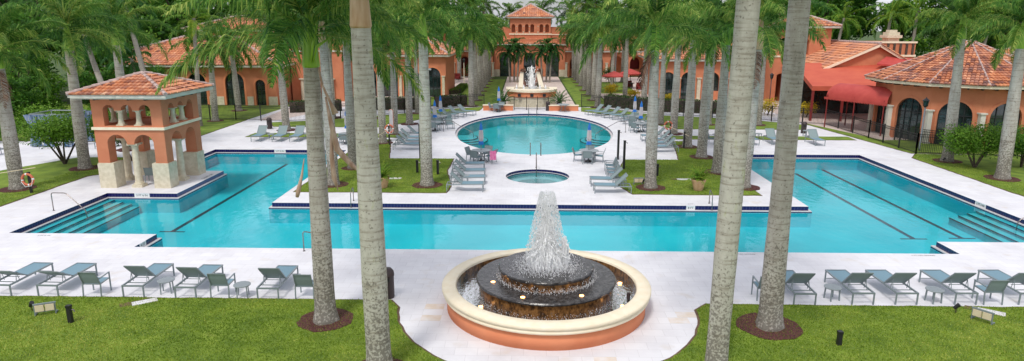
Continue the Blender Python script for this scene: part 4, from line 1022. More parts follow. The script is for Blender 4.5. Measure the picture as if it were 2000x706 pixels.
palm(-10.35,47.73,6.9,.30,'palm left of the life ring post beside the left lounger row',Md[0],tm='trunk_green')
palm(-10.25,51.91,6.4,.28,'palm with dark stained foot right behind the left life ring post',Md[1])
palm(-10.0,57.17,6.6,.33,'palm with flared foot on the grass strip behind the left lounger row',Md[2])
palm(-10.46,64.27,6.9,.24,'thin palm half hidden behind the trunk beside the left lounger row',Fr[0])
palm(-19.42,53.42,6.6,.34,'palm behind the second of the back left loungers, near the trash bin',Md[1],lean=(-.15,0))
palm(-17.73,60.9,6.9,.28,'palm in the grass before the arcade, behind the dangling dead sheath',Fr[1])
palm(-13.9,60.5,6.8,.27,'palm before the arcade hidden behind the brown crownshaft palm',Fr[0])
# avenue rows
ORD = ['first','second','third','fourth','fifth','sixth','seventh','eighth']
for k,y in enumerate((70.2,75.6,81,86.2,91.2,96.2,101,105.8)):
    palm(-5.65,y,6.6+rnd.uniform(-.2,.3),.34,ORD[k]+' palm from the front in the left row of the avenue to the tower',Fr[k%2],'palms of the left avenue row',lean=(rnd.uniform(-.15,.15),0))
for k,y in enumerate((69.8,76.4,82.2,88.1,94.5,99.5,104.5,109.0)):
    palm(7.6 if k==0 else 7.83,y,6.9+rnd.uniform(-.2,.3),.34,ORD[k]+' palm from the front in the right row of the avenue to the tower',Fr[(k+1)%2],'palms of the right avenue row',lean=(rnd.uniform(-.15,.15),0))
for k,(px,yy,lab) in enumerate(((-16.9,100,'broad palm in the left garden court far behind the tall lamp post'),(-11.9,96,'left palm of the close pair in the left garden court'),(-11.0,97.5,'right palm of the close pair in the left garden court'),(-10.4,106,'far palm of the left garden court before the covered walkway'))):
    palm(px,yy,7.2,.36,lab,Fr[k%2],'palms of the left garden court')
palm(12.07,67.88,6.9,.33,'palm with brown hanging fronds behind the right round pool tables',Fr[0],dead=2)
palm(11.1,74.5,7.2,.30,'palm behind the hedge left of the red umbrellas',Fr[1],'palms of the right garden court')
palm(14.77,101,7.6,.50,'thick palm at the back of the right garden court',Fr[0],'palms of the right garden court')
palm(18,97,7.0,.32,'pale palm of the right garden court behind the umbrellas',Fr[1],'palms of the right garden court')
palm(12.4,96,7.0,.3,'slim palm deep in the right garden court',Fr[1],'palms of the right garden court')
# right of pool
palm(6.69,34.53,7.25,.34,'palm with lime crownshaft beside the stacked loungers right of the spa',Md[2],tm='trunk',lean=(-.12,0),sh=1.4,rot=2.2,dead=1,sc_=1.1)
palm(11.83,57.92,6.9,.28,'palm directly behind the lime crownshaft palm on the right',Md[0])
palm(11.81,52.65,7.0,.33,'palm right of the right life ring, behind the lounger row',Md[1])
palm(11.52,46.77,7.5,.35,'palm beside the black post at the end of the right lounger row',Md[2])
palm(11.58,43.05,7.0,.36,'palm in its mulch ring at the back of the right middle lawn',Md[0],lean=(.05,0))
palm(11.3,38.4,7.4,.33,'palm hidden behind the lichen spotted near palm',Md[1])
palm(11.7,34.79,7.3,.35,'palm at the front corner of the right middle lawn with hanging dead sheaths',Md[2],shaft='shaft_tan',lean=(.15,0),dead=1)
palm(20.16,57.61,6.8,.30,'palm behind the lounger seen between the two big right trunks',Fr[1])
palm(15.9,57.6,6.8,.26,'thin palm on the grass behind the right hedge gap',Fr[0])
# sides
palm(-26.55,33.35,6.3,.37,'leftmost palm with a brown hanging frond on the left side lawn',Md[1],'palms on the side lawns',lean=(.1,0),sh=1.2,dead=3)
palm(-26.3,38.43,7.0,.36,'palm on its mulch ring left of the pavilion',Md[0],'palms on the side lawns',lean=(.1,0))
palm(-27.2,44.6,7.1,.36,'palm rising behind the pavilion roof left of its peak',Md[2],'palms on the side lawns')
palm(26.97,42.19,7.7,.36,'palm with a small spotlight at its foot before the round pavilion',Md[1],'palms on the side lawns',lean=(-.3,0),sc_=.88)
palm(27.06,37.29,7.3,.38,'rightmost palm beside the branching shrub before the round pavilion',Md[1],'palms on the side lawns',lean=(-.2,0),sc_=.88)
palm(-27.56,58.42,5.7,.31,'palm standing in front of the first arched window of the left wing',Fr[1],'palms on the side lawns',lean=(.1,0),tm='trunk_green')
palm(-28.46,65.56,5.5,.33,'palm standing in front of the second arched window of the left wing',Fr[0],'palms on the side lawns',lean=(-.2,0))
cg = 'thin coconut palms at the back'
palm(-29.0,47.5,7.9,.20,'leaning coconut palm behind the left slope of the pavilion roof',CR_COCO[1],cg,lean=(-3.2,1.5),tm='trunk_thin',sh=0,mul=False,name='coconut_palm',curve=-.2,rf=1.2)
palm(-27.48,55.38,8.9,.17,'thin straight coconut palm right of the pavilion roof peak',CR_COCO[0],cg,lean=(.4,0),tm='trunk_thin',sh=0,mul=False,name='coconut_palm')
palm(-28.2,50.5,10.2,.19,'tall thin coconut palm leaning left over the pavilion roof',CR_COCO[1],cg,lean=(-1.6,0),tm='trunk_thin',sh=0,mul=False,name='coconut_palm')
palm(-32.8,56.5,5.6,.17,'short dark coconut palm before the left wing roof',CR_COCO[1],cg,lean=(-.5,0),tm='trunk_thin',sh=0,mul=False,name='coconut_palm')
palm(-52,78,8.6,.24,'thin coconut palm among the trees at the far left',CR_COCO[0],cg,lean=(-1.2,0),tm='trunk_thin',sh=0,mul=False,name='coconut_palm')
for k,(x,y,h,ln,lab) in enumerate(((-36,92,9.5,.8,'coconut palm above the left wing roof, left one'),(-29,94,10,-.4,'coconut palm above the left wing roof, right one'),(48,92,10,.5,'coconut palm rising behind the rooftop vent'),(54,96,10.4,.2,'coconut palm right of the rooftop vent'),(58,88,8.4,.9,'coconut palm between vent and round roof'),(43,96,9.4,1.2,'coconut palm left of the rooftop enclosure'),(37.5,90,9,-.8,'coconut palm above the gable roof'),(66,84,9,.9,'coconut palm behind the round roof peak'),(72,80,9.4,-.5,'coconut palm behind the right end of the round roof'),(-58,66,8.0,1.0,'coconut palm at the left edge behind the dark trees'),(-46,100,10,.6,'coconut palm far behind the left wing'))):
    palm(x,y,h,.22,lab,CR_COCO[0 if x>0 else k%2],cg,lean=(ln,0),tm='trunk_thin',sh=0,mul=False,name='coconut_palm',sc_=1.25)
# tall palms closing the back
for k,(x,y) in enumerate(((-22,118),(-15,121),(-9.5,119),(-3,133),(3.5,136),(10.5,119),(16,122),(23,118),(30,121),(-28,121),(37,118),(-40,114),(0,140),(8.5,133),(-8,131))):
    b_ = ['tall','broad','ragged','slim','full'][k%5]
    palm(x,y,9.3+ (k%3)*.8,.33,b_+' palm crown above the clubhouse roofs, number %d counted from the left'%(1+sorted([-22,-15,-9.5,-3,3.5,10.5,16,23,30,-28,37,-40,0,8.5,-8]).index(x)),Fr[k%2],'palms behind the clubhouse',mul=False,sc_=1.15)
# the pair of small clump palms in front of the tower
for x,lab in ((-1.75,'dark green clump palm left of the tower door'),(3.05,'dark green clump palm right of the tower door')):
    e = empty('clump_palm',(x,100,0)); tag(e,lab,'palm tree','pair of clump palms before the tower')
    for dx,dy,h in ((-.5,0,4.6),(.1,.4,5.6),(.55,-.2,4.9)):
        trunk(.13,h,(dx*.6,0),1.2,0,8,int(h*10)).build('trunk', M['trunk_thin'], e, True).location=(dx,dy,0)
        inst('crown', CR_SMALL, e, (dx*1.6,dy,h), (0,0,h*3))
# dangling dead sheaths of the second near palm
def sheath(parent, pts, r, label=None):
    o = MB().tube(pts, r, 9).build('dead_sheath', M['sheath'], parent, True); return o
sheath(P2,[(.28,-.1,7.35),(.42,-.3,6.9),(.62,-.35,6.45),(.74,-.36,6.15)],[.03,.03,.04,.09])
sheath(P2,[(.50,-.35,6.6),(.62,-.4,5.9),(.75,-.42,5.2),(1.15,-.45,4.75),(1.45,-.45,4.55)],[.02,.06,.09,.07,.015])
sheath(P2,[(.62,-.35,6.0),(.58,-.4,5.0),(.62,-.42,4.4),(.70,-.4,4.05)],[.02,.06,.07,.01])
sheath(P2,[(-.24,-.2,4.9),(-.30,-.30,4.45),(-.42,-.34,4.0),(-.46,-.34,3.85)],[.01,.035,.065,.045])
b = MB()
for k,(a0,dx,l) in enumerate(((.2,-.28,1.1),(.5,.3,1.0),(0,.42,.9))): b.tube([(dx*.5,-.25,7.5),(dx*.8,-.3,7.5+l*.45),(dx*(1.3 if k<2 else 1.8),-.28,7.5+l*(1 if k<2 else .75))],[.03,.055,.01],5)
b.build('spathe', M['shaft'], P2, True)
sheath(P3,[(0,0,10.2),(0,0,10.3)],[.03,.03])
b = MB(); b.tube([(-.29,0,0),(0,-.29,0),(.29,0,0),(0,.29,0),(-.29,0,0)],.012,5)

# leafy things -----------------------------------------------------
def leafball(mb, c, rad, n, s, R0, shell=.55, tb=.5, flat=.0):
    c = Vector(c)
    for _ in range(n):
        d = Vector((R0.gauss(0,1),R0.gauss(0,1),R0.gauss(0,1))).normalized(); q = (shell+(1-shell)*R0.random())
        p = c+Vector((d.x*rad[0],d.y*rad[1],d.z*rad[2]))*q
        a = Vector((R0.gauss(0,1),R0.gauss(0,1),R0.gauss(0,.6))).normalized()*s*R0.uniform(.6,1.3); b_ = a.cross(d)
        if b_.length < 1e-3: continue
        b_ = b_.normalized()*a.length*.5
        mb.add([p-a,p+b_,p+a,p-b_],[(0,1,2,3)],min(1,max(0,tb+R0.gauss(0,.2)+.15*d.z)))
def tree_mesh(seed, H, W, nb, nl, s, tb=.5, zb=.35):
    R0 = random.Random(seed); mb = MB()
    for k in range(nb):
        a = R0.uniform(0,6.28); q = R0.random()**.6*W*.75; z = H*(zb+(1-zb)*R0.random()*.85); r = W*R0.uniform(.28,.5)*(1-.3*z/H)
        leafball(mb,(q*math.cos(a),q*math.sin(a),z),(r,r,r*.75),nl,s,R0,.6,tb+R0.uniform(-.18,.18))
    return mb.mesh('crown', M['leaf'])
def limb_mesh(seed, H, W, r=.2):
    R0 = random.Random(seed); b = MB(); b.tube([(0,0,0),(.1,0,H*.25),(0,.1,H*.6)],[r*1.3,r,r*.5],7)
    for k in range(6):
        a = R0.uniform(0,6.28); b.tube([(0.05,0,H*.22+k*.1*H*.3),(math.cos(a)*W*.3,math.sin(a)*W*.3,H*.5),(math.cos(a)*W*.6,math.sin(a)*W*.6,H*.75)],[r*.6,r*.4,r*.12],5)
    return b.mesh('trunk', M['bark'])
TM = [tree_mesh(1,14,5.5,26,260,.26,.42), tree_mesh(2,16,6,28,250,.28,.34), tree_mesh(3,12,5,24,260,.24,.55), tree_mesh(4,12,5.2,34,240,.22,.45,.1), tree_mesh(5,12,5.2,34,240,.22,.62,.08)]
LM = [limb_mesh(1,14,5.5,.3), limb_mesh(2,16,6,.3), limb_mesh(3,12,5,.28), limb_mesh(4,12,5,.28), limb_mesh(5,12,5,.28)]
def tree(x, y, k, s, label, group, rot=None):
    e = empty('broadleaf_tree', (x,y,0), rnd.uniform(0,6.28)); e.scale = (s,s,s); tag(e, label, 'tree', group)
    inst('crown', TM[k], e); inst('trunk', LM[k], e); return e
bgx = [(-60,74),(-52,72),(-64,104),(-30,104),(-22,112),(36,112),(44,104),(62,92),(-36,98),(76,86),(70,104),(54,118),(-70,84),(-62,92),(-55,86),(-47,94),(-66,72),(-56,104),(-44,106),(-34,112),(-26,128),(-16,134),(-7,142),(15,142),(12,128),(22,132),(32,128),(41,118),(50,112),(58,106),(66,100),(74,94),(82,90),(90,84),(-76,64),(-38,126),(46,130),(70,116),(-20,150),(28,150),(-60,120),(84,108)]
bgx.sort()
for k,(x,y) in enumerate(bgx):
    tree(x,y,k%3,1.12+.06*(k%4) if abs(x-1)>13 else .80, '%s background tree, %s in the treeline counted from the left'%(['dense','dark','leafy'][k%3], (ORD+['ninth','tenth'])[k] if k<10 else 'number %d'%(k+1)),'trees of the background treeline')
lf = 'leafy trees and bushes at the left'
for k,(x,y,t,s,lab) in enumerate(((-45,60,4,.62,'bright leafy tree behind the leftmost palm'),(-40,64,3,.60,'dark round tree behind the pavilion palm'),(-50,56,4,.66,'large leafy tree at the left edge'),(-45,74,3,.80,'dark tree left of the left wing roof'),(-36.8,56,3,.44,'dense dark tree just left of the pavilion roof'),(-52,68,3,.9,'high dark tree over the left corner'),(-37,66,3,.40,'low dark tree before the left end of the left wing'),(-42,54,3,.40,'low dark tree behind the cabana'))):
    tree(x,y,t,s,lab,lf)
def bush(x, y, rx, ry, h, n, s, m, label, cat='bush', group=None, name='bush', stems=0, tb=.5, z0=.0, seed=None):
    R0 = random.Random(seed or int(x*13+y*7)); e = empty(name,(x,y,0)); tag(e,label,cat,group); b = MB()
    nb = 7
    for k in range(nb):
        a = k*2.4; q = .45 if k else 0; leafball(b,(rx*q*math.cos(a),ry*q*math.sin(a),z0+(h-z0)*(.55+.12*math.sin(k*3))),(rx*.6,ry*.6,(h-z0)*.42),n//nb,s,R0,.5,tb)
    b.build('foliage', M[m], e); b = MB()
    for k in range(max(1,stems)):
        a = R0.uniform(0,6.28); b.tube([(0,0,0),(rx*.25*math.cos(a),ry*.25*math.sin(a),h*.35),(rx*.5*math.cos(a),ry*.5*math.sin(a),h*.62)],[.07,.05,.02],5)
    b.build('stem', M['bark'], e); return e
bush(-28.3,39.6,2.5,2.1,3.2,7000,.08,'leaf_light','low spreading tree with twisting stems between the leftmost palm and the pavilion palm','tree','spreading shrubs of the side lawns','shrub_tree',6,.35,.9)
bush(-24.8,40.8,1.9,1.7,3.3,5000,.08,'leaf','dark multi stemmed shrub right behind the pavilion','tree','spreading shrubs of the side lawns','shrub_tree',5,.4,.7)
bush(27.4,40.2,2.2,1.9,2.8,6500,.075,'leaf_light','branching green shrub between the two right side palms','tree','spreading shrubs of the side lawns','shrub_tree',6,.35,.5)
bush(30.4,40.5,2.1,1.8,2.7,5000,.075,'leaf','green shrub at the right edge behind the rightmost palm','tree','spreading shrubs of the side lawns','shrub_tree',5,.5,.4)
hl = 'dark clipped bushes along the left walk'
for k,(x,y,rx,h,lab) in enumerate(((-37.5,50.5,2.4,2.6,'round dark bush behind the blue cabana'),(-42,52.5,2.8,3.0,'bush left of the blue cabana'),(-34,52,2.2,2.4,'bush right of the blue cabana'),(-47,50,3,3.2,'large bush at the far left of the walk'),(-38,47.4,1.6,1.8,'low bright bush beside the cabana curtains'),(-44,46,2.2,2.4,'low bush behind the leftmost palm'),(-32,49.6,1.7,2.0,'low bush left of the pavilion roof corner'))):
    bush(x,y,rx,rx*.8,h,1600,.10,'leaf' if k%2 else 'leaf_light',lab,'bush',hl,tb=.4)
def hedge(p0, p1, w_, h, label, m='hedge', dens=95, s=.07):
    e = empty('hedge',(*p0,0)); tag(e,label,'hedge'); a = Vector((0,0,0)); b_ = Vector((p1[0]-p0[0],p1[1]-p0[1],0)); L_ = b_.length; u = b_/L_; v = Vector((-u.y,u.x,0)); mb = MB()
    n = int(L_*(w_+2*h)*dens)
    for _ in range(n):
        t = rnd.random()*L_; f = rnd.random()*(w_+2*h)
        if f < w_: q = Vector((0,0,h+rnd.uniform(-.08,.06)))+v*(f-w_/2)
        elif f < w_+h: q = v*(-w_/2+rnd.uniform(-.05,.08))+Vector((0,0,f-w_))
        else: q = v*(w_/2+rnd.uniform(-.08,.05))+Vector((0,0,f-w_-h))
        p = u*t+q; d = Vector((rnd.gauss(0,1),rnd.gauss(0,1),rnd.gauss(0,1))).normalized()*s*rnd.uniform(.6,1.4); c = d.cross(Vector((rnd.random(),rnd.random(),1))).normalized()*d.length*.55
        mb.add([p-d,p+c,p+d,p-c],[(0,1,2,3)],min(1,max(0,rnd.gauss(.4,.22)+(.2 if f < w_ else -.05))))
    mb.build('foliage', M[m], e); g = MB(); g.bar(a+Vector((0,0,h*.47)),b_+Vector((0,0,h*.47)),w_*.8,h*.9); g.build('dark_core', M['bark'], e)  # solid dark box under the leaves, its colour stands for the shade inside
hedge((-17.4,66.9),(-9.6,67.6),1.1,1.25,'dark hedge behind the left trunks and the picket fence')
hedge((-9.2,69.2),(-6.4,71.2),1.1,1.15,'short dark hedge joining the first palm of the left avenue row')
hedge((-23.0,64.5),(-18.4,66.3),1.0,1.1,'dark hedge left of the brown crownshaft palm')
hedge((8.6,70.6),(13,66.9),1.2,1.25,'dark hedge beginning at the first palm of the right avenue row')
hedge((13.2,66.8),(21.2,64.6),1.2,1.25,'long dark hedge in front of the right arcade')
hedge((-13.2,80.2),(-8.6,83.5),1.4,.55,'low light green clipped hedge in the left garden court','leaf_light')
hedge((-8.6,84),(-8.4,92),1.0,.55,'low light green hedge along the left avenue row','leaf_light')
yb = 'yellow rounded bushes'
for x,y,r,h,lab in ((10.6,82.5,1.0,1.5,'yellow ball bush left of the red umbrellas'),(12.9,80.0,1.1,.9,'low yellow bush below the red umbrellas'),(16.0,73.6,.9,1.2,'yellow bush beside the first pilaster of the right arcade'),(23.3,64.2,1.1,1.7,'yellow topped shrub before the loggia tower'),(26.3,62.6,1.1,1.6,'yellow shrub before the red posts of the awning')):
    bush(x,y,r,r,h,900,.08,'yellow',lab,'bush',yb,'yellow_bush')
# sago palms
SG = MB(); R0 = random.Random(9)
for i in range(26): frond(SG,R0,i*2.399,R_(82-70*(i/26)),1.75,1.0,26,.045,.22,.5,(0,0,.55),rach=.015)
SGM = SG.mesh('fronds', M['frond_dark']); ST = MB().lathe([(.28,0),(.32,.2),(.26,.55),(.1,.65)],10).mesh('stem', M['bark'])
for x,y,lab in ((-2.25,69.2,'spiky sago palm left of the far fountain'),(3.55,69.0,'spiky sago palm right of the far fountain')):
    e = empty('sago_palm',(x,y,.0)); tag(e,lab,'plant','sago palms flanking the far fountain'); inst('fronds',SGM,e); inst('stem',ST,e)
for k,(x,y) in enumerate(((-8.6,108.5),(-13,107.5),(9.8,108),(12.5,100),(-7.4,109.4),(10.6,104))):
    bush(x,y,1.2,1.0,2.6,800,.13,'frond_dark','dark leafy garden plant by the covered walkway, %s from the left'%['second','first','fourth','sixth','third','fifth'][k],'plant','plants by the covered walkway')
for k,(x,lab) in enumerate(((-.35,'red leaved plant left of the tower door'),(2.4,'red leaved plant right of the tower door'))):
    bush(x,109.3,.6,.6,1.6,400,.12,'dead',lab,'plant','red leaved plants by the tower door')
# potted ferns
def pot(x, y, label, seed):
    e = empty('potted_plant',(x,y,0)); tag(e,label,'potted plant','terracotta pots on the middle lawns')
    MB().lathe([(.20,0),(.23,.05),(.30,.32),(.36,.52),(.38,.56),(.38,.62),(.33,.62),(.31,.52)],20).build('pot', M['terracotta'], e, True)
    b = MB(); R1 = random.Random(seed)
    for i in range(46): frond(b,R1,i*2.399,R_(85-75*R1.random()),R1.uniform(.6,1.15),1.3,14,.035,.16,.6,(0,0,.55),rach=.006)
    b.build('fern', M['frond_yellow'], e)
pot(-7.5,34.15,'fern in a terracotta pot on the left middle lawn beside the big trunk',3); pot(9.1,34.05,'fern in a terracotta pot on the right middle lawn',4)

# ================================================================ furniture
def mk_lounger(ang=44):
    e = empty('sun_lounger'); w_, h = .33, .40
    f = MB()
    for s in (-1,1): f.bar((s*w_,0,h-.02),(s*w_,1.92,h+.02),.035,.05)
    f.bar((-w_,.02,h-.02),(w_,.02,h-.02),.035,.05); f.bar((-w_,1.9,h+.02),(w_,1.9,h+.02),.035,.05); f.bar((-w_,.36,h-.045),(w_,.36,h-.045),.022); f.bar((-w_,1.62,.12),(w_,1.62,.12),.001)
    f.bar((-w_,1.86,.15),(w_,1.86,.15),.02)
    f.build('frame', M['metal'], e)
    for s in (-1,1):
        for y in (.02,1.88): MB().bar((s*w_,y,0),(s*w_,y,h),.035,.04).build('leg', M['metal'], e)
    b = MB(); n = 6
    b.add([(x,y,h+.03-(.012 if abs(x) < .2 else 0)) for y in (.80,1.1,1.4,1.9) for x in (-.31,-.15,.15,.31)], [(r*4+c,r*4+c+1,r*4+c+5,r*4+c+4) for r in range(3) for c in range(3)])
    b.add([(-.31,.80,h+.012),(.31,.80,h+.012),(.31,1.9,h+.012),(-.31,1.9,h+.012)],[(3,2,1,0)]); b.build('seat_sling', M['sling'], e)
    hy, hz, L_, a = .80, h+.01, .80, R_(ang); ty, tz = hy-L_*math.cos(a), hz+L_*math.sin(a)
    b = MB(); b.add([(-.31,hy,hz),(.31,hy,hz),(.31,(hy+ty)/2,(hz+tz)/2-.02),(-.31,(hy+ty)/2,(hz+tz)/2-.02),(.31,ty,tz),(-.31,ty,tz)],[(0,1,2,3),(3,2,4,5)]); b.build('backrest', M['slingback'], e)
    b = MB()
    for s in (-1,1):
        b.bar((s*.32,hy,hz),(s*.32,ty,tz),.03,.035); b.bar((s*.25,hy-.36,hz+.26),(s*.27,.36,h-.05),.016); b.bar((s*.25,hy-.1,hz+.04),(s*.25,hy-.36,hz+.26),.016); b.bar((s*.25,hy-.36,hz+.26),(s*.26,.52,h-.05),.014)
    b.bar((-.33,ty,tz),(.33,ty,tz),.025,.03); b.bar((-.25,hy-.25,hz+.05),(.25,hy-.25,hz+.05),.016); b.build('back_frame', M['metal'], e)
    return e
def mk_chair():
    e = empty('patio_chair'); w_ = .29
    for s in (-1,1):
        MB().bar((s*w_,.02,0),(s*w_,.06,.44),.03,.035).build('leg', M['metal'], e); MB().bar((s*w_,.54,0),(s*w_,.54,.62),.03,.035).build('leg', M['metal'], e)
        MB().bar((s*w_,.56,.63),(s*w_,.02,.60),.04,.025).build('armrest', M['metal'], e)
    f = MB()
    for s in (-1,1): f.bar((s*(w_-.02),.55,.43),(s*(w_-.02),.06,.40),.025,.035); f.bar((s*(w_-.02),.08,.38),(s*(w_-.02),-.10,.86),.025,.035)
    f.bar((-w_,.52,.42),(w_,.52,.42),.025); f.bar((-w_,-.09,.85),(w_,-.09,.85),.025); f.bar((-w_,.06,.40),(w_,.06,.40),.025); f.build('frame', M['metal'], e)
    b = MB(); b.add([(-.26,.06,.41),(.26,.06,.41),(.26,.3,.40),(-.26,.3,.40),(.26,.55,.445),(-.26,.55,.445)],[(0,1,2,3),(3,2,4,5)]); b.build('seat', M['sling'], e)
    b = MB(); b.add([(-.26,.07,.42),(.26,.07,.42),(.26,-.02,.64),(-.26,-.02,.64),(.26,-.09,.85),(-.26,-.09,.85)],[(0,1,2,3),(3,2,4,5)]); b.build('backrest', M['slingback'], e)
    return e
def mk_side_table():
    e = empty('side_table'); b = MB(); b.lathe([(.26,.40),(.265,.41),(.265,.43),(.25,.435)],28)
    for k in range(-5,6):
        y = k*.045; l = math.sqrt(.24**2-y*y); b.box(-l,l,y-.015,y+.015,.436,.442)
    b.build('table_top', M['slat'], e)
    for k in range(4): a = R_(45+90*k); x, y = .21*math.cos(a), .21*math.sin(a); MB().bar((x*1.05,y*1.05,0),(x*.95,y*.95,.4),.04,.03).build('leg', M['metal'], e)
    return e
def mk_table():
    e = empty('dining_table'); MB().lathe([(.60,.70),(.62,.71),(.62,.735),(.60,.745)],32).build('table_top', M['slat'], e)
    for k in range(4): a = R_(45+90*k); x, y = math.cos(a), math.sin(a); MB().tube([(x*.48,y*.48,0),(x*.16,y*.16,.36),(x*.46,y*.46,.7)],.022,6).build('leg', M['metal'], e)
    return e
def mk_umbrella():
    e = empty('closed_umbrella'); MB().tube([(0,0,0),(0,0,2.35)],.025,8).build('pole', M['metal'], e); MB().lathe([(.26,0),(.26,.05),(.08,.09),(.05,.2)],20).build('base', M['brown'], e)
    def pleat(pr, m, nm_):
        b = MB(); n = 20; vs = []
        for r,z in pr:
            for k in range(n): q = r*(1+.22*math.cos(k*math.pi)); a = 2*math.pi*k/n; vs.append((q*math.cos(a),q*math.sin(a),z))
        b.add(vs, [(i*n+k,i*n+(k+1)%n,(i+1)*n+(k+1)%n,(i+1)*n+k) for i in range(len(pr)-1) for k in range(n)]); b.build(nm_, M[m], e)
    pleat([(.10,1.30),(.13,1.5),(.10,2.0),(.09,2.02)],'canvas','canopy'); pleat([(.09,2.0),(.08,2.2),(.03,2.42),(.015,2.5)],'blue','canopy_top'); pleat([(.15,1.1),(.14,1.16),(.12,1.24),(.10,1.32)],'blue','canopy_hem')
    return e
LP2 = mk_lounger(30); LP2.name = 'sun_lounger'; LP, CP, SP, TP, UP = mk_lounger(), mk_chair(), mk_side_table(), mk_table(), mk_umbrella()
used = set()
def put(proto, x, y, rz, label, cat, group, z=0):
    if proto.name in used: o = copy_tree(proto)
    else: o = proto; used.add(proto.name)
    o.location = (x,y,z); o.rotation_euler = (0,0,R_(rz)); return tag(o, label, cat, group)
FG = 'loungers along the front lawn'
for px,py,lab,rz in ((1,580,'leftmost front lounger, cut by the left edge of the photo',-2),(93,581,'front lounger beside the first left chair, second from the left edge',-2),(260,582,'front lounger left of the round side table, third from the left',0),(362,585,'front lounger between the left side table and a chair',-1),(523,587,'front lounger nearest to the bright green crownshaft palm',0)):
    g = G(px,py); put(LP2 if px < 100 else LP,g.x,g.y+.03,rz,lab,'sun lounger',FG)
for px,py,lab,rz in ((1572,598,'front lounger right behind the thick mulch ring palm',0),(1686,597,'front lounger right of the first right side table',1),(1771,597,'front lounger between the two right side tables',1),(1887,597,'front lounger touching the right front chair',1),(2012,597,'rightmost front lounger, cut by the right edge of the photo',2)):
    g = G(px,py); put(LP,g.x,g.y+.03,rz,lab,'sun lounger',FG)
CG_ = 'patio chairs along the front lawn'
for px,py,lab,rz in ((178,581,'front chair right of the second lounger on the left',0),(428,584,'front chair right of the fourth lounger on the left',0),(594,586,'front chair touching the bright green crownshaft palm',0),(1498,590,'front chair half hidden by the thick mulch ring palm',0),(1942,598,'front chair at the right beside the last lounger',2)):
    g = G(px,py); put(CP,g.x,g.y+.05,rz,lab,'patio chair',CG_)
SG_ = 'round side tables'
for px,py,lab in ((327,571,'side table between two front loungers on the left'),(475,580,'side table right of the second left front chair'),(1624,585,'first side table in the right front row'),(1822,590,'second side table in the right front row'),(530,273,'side table between the back left loungers'),(908,358,'side table tucked between the stacked loungers left of the spa'),(1481,272,'side table between the right trunks at the back'),(1574,266,'side table beside the far right lounger'),(1204,366,'side table among the loungers right of the spa'),(600,272,'side table behind the bright palm trunk at the back')):
    g = G(px,py); put(SP,g.x,g.y,15,lab,'side table',SG_)
BL = 'loungers behind the lap pool'
for x,y,lab in ((-19.8,47.95,'leftmost lounger of the back left row'),(-18.25,47.95,'lounger in front of the palm in the back left row'),(-16.95,47.95,'third lounger of the back left row'),(-15.75,48.2,'lounger hidden behind the bright crownshaft trunk in the back left row')):
    put(LP,x,y+1.9,180,lab,'sun lounger',BL)
for x,y,lab in ((16.55,47.6,'back lounger seen just right of the lichen trunk'),(18.2,47.8,'back lounger left of the thick right trunk'),(21.2,47.5,'back lounger alone near the right fence')):
    put(LP,x,y+1.9,180,lab,'sun lounger',BL)
# beside the lawns and the round pool
GL = 'loungers beside the spa and round pool'
for k,(x,y) in enumerate(((-4.05,33.75),(-4.05,35.35),(-4.15,37.0),(-4.3,38.9))): put(LP,x,y,-90,'%s lounger of the four stacked left of the spa'%(['nearest','second','third','farthest'][k]),'sun lounger',GL)
for k,(x,y) in enumerate(((5.5,33.6),(5.45,35.1))): put(LP,x,y,90,'%s lounger right of the spa'%(['nearest','farther'][k]),'sun lounger',GL)
for k,(x,y) in enumerate(((5.2,36.5),(5.25,37.5),(5.3,38.5))): put(CP,x,y,90,'%s of three chairs in a row right of the spa'%(['nearest','middle','farthest'][k]),'patio chair','chairs right of the spa')
for k,(x,y) in enumerate(((-9.1,45.4),(-9.2,46.9),(-9.3,48.3),(-9.1,50.0))): put(LP,x,y,-90,'%s lounger by the left life ring post'%(['nearest','second','third','farthest'][k]),'sun lounger',GL)
for k,(x,y) in enumerate(((10.45,45.0),(10.6,46.5),(10.7,48.0),(10.6,49.4))): put(LP,x,y,90,'%s lounger by the right life ring post'%(['nearest','second','third','farthest'][k]),'sun lounger',GL)
for k,(x,y,a) in enumerate(((-6.55,63.7,-112),(-7.35,62.6,-112),(-8.05,61.4,-110),(-8.6,59.9,-108))): put(LP,x,y,a,'%s lounger from the fence at the upper left of the round pool'%ORD[k],'sun lounger',GL)
for k,(x,y,a) in enumerate(((7.65,64.4,112),(8.3,63.6,112),(9.0,62.4,110),(9.65,61.3,108),(10.3,60.2,108))): put(LP,x,y,a,'%s lounger from the fence at the upper right of the round pool'%ORD[k],'sun lounger',GL)
TG = 'round dining tables by the pools'; UG = 'closed blue and grey umbrellas'; DG = 'chairs at the dining tables'
TB = [(-2.75,41.3,4,1,'left of the spa, before the round pool',20),(4.05,41.5,4,1,'right of the spa, before the round pool',35),(-7.3,57.3,4,1,'at the upper left rim of the round pool',10),(-7.3,53.6,3,1,'half hidden by a palm at the left rim',40),(9.5,57.7,4,1,'at the upper right rim of the round pool',25),(9.35,53.6,4,1,'behind the lime crownshaft palm at the right rim',0),(-2.6,66.0,3,1,'before the left planter wall',30),(3.8,66.1,0,0,'before the right planter wall',0),(-12.9,47.6,3,1,'behind the brown crownshaft trunk near the pool corner',40),(14.2,47.9,2,0,'left of the lichen trunk near the right pool',15)]
for x,y,n,um,wh,a0 in TB:
    put(TP,x,y,a0,'round grey dining table '+wh,'dining table',TG)
    if um: put(UP,x,y,0,'closed umbrella '+wh,'umbrella',UG)
    for k in range(n):
        a = a0+45+90*k; r = .95; cx, cy = x+r*math.cos(R_(a)), y+r*math.sin(R_(a))
        sd_ = ('front' if math.sin(R_(a)) < 0 else 'back')+' '+('right' if math.cos(R_(a)) > 0 else 'left')
        put(CP,cx,cy,a+90,'%s chair of the dining table %s'%(sd_,wh),'patio chair',DG)
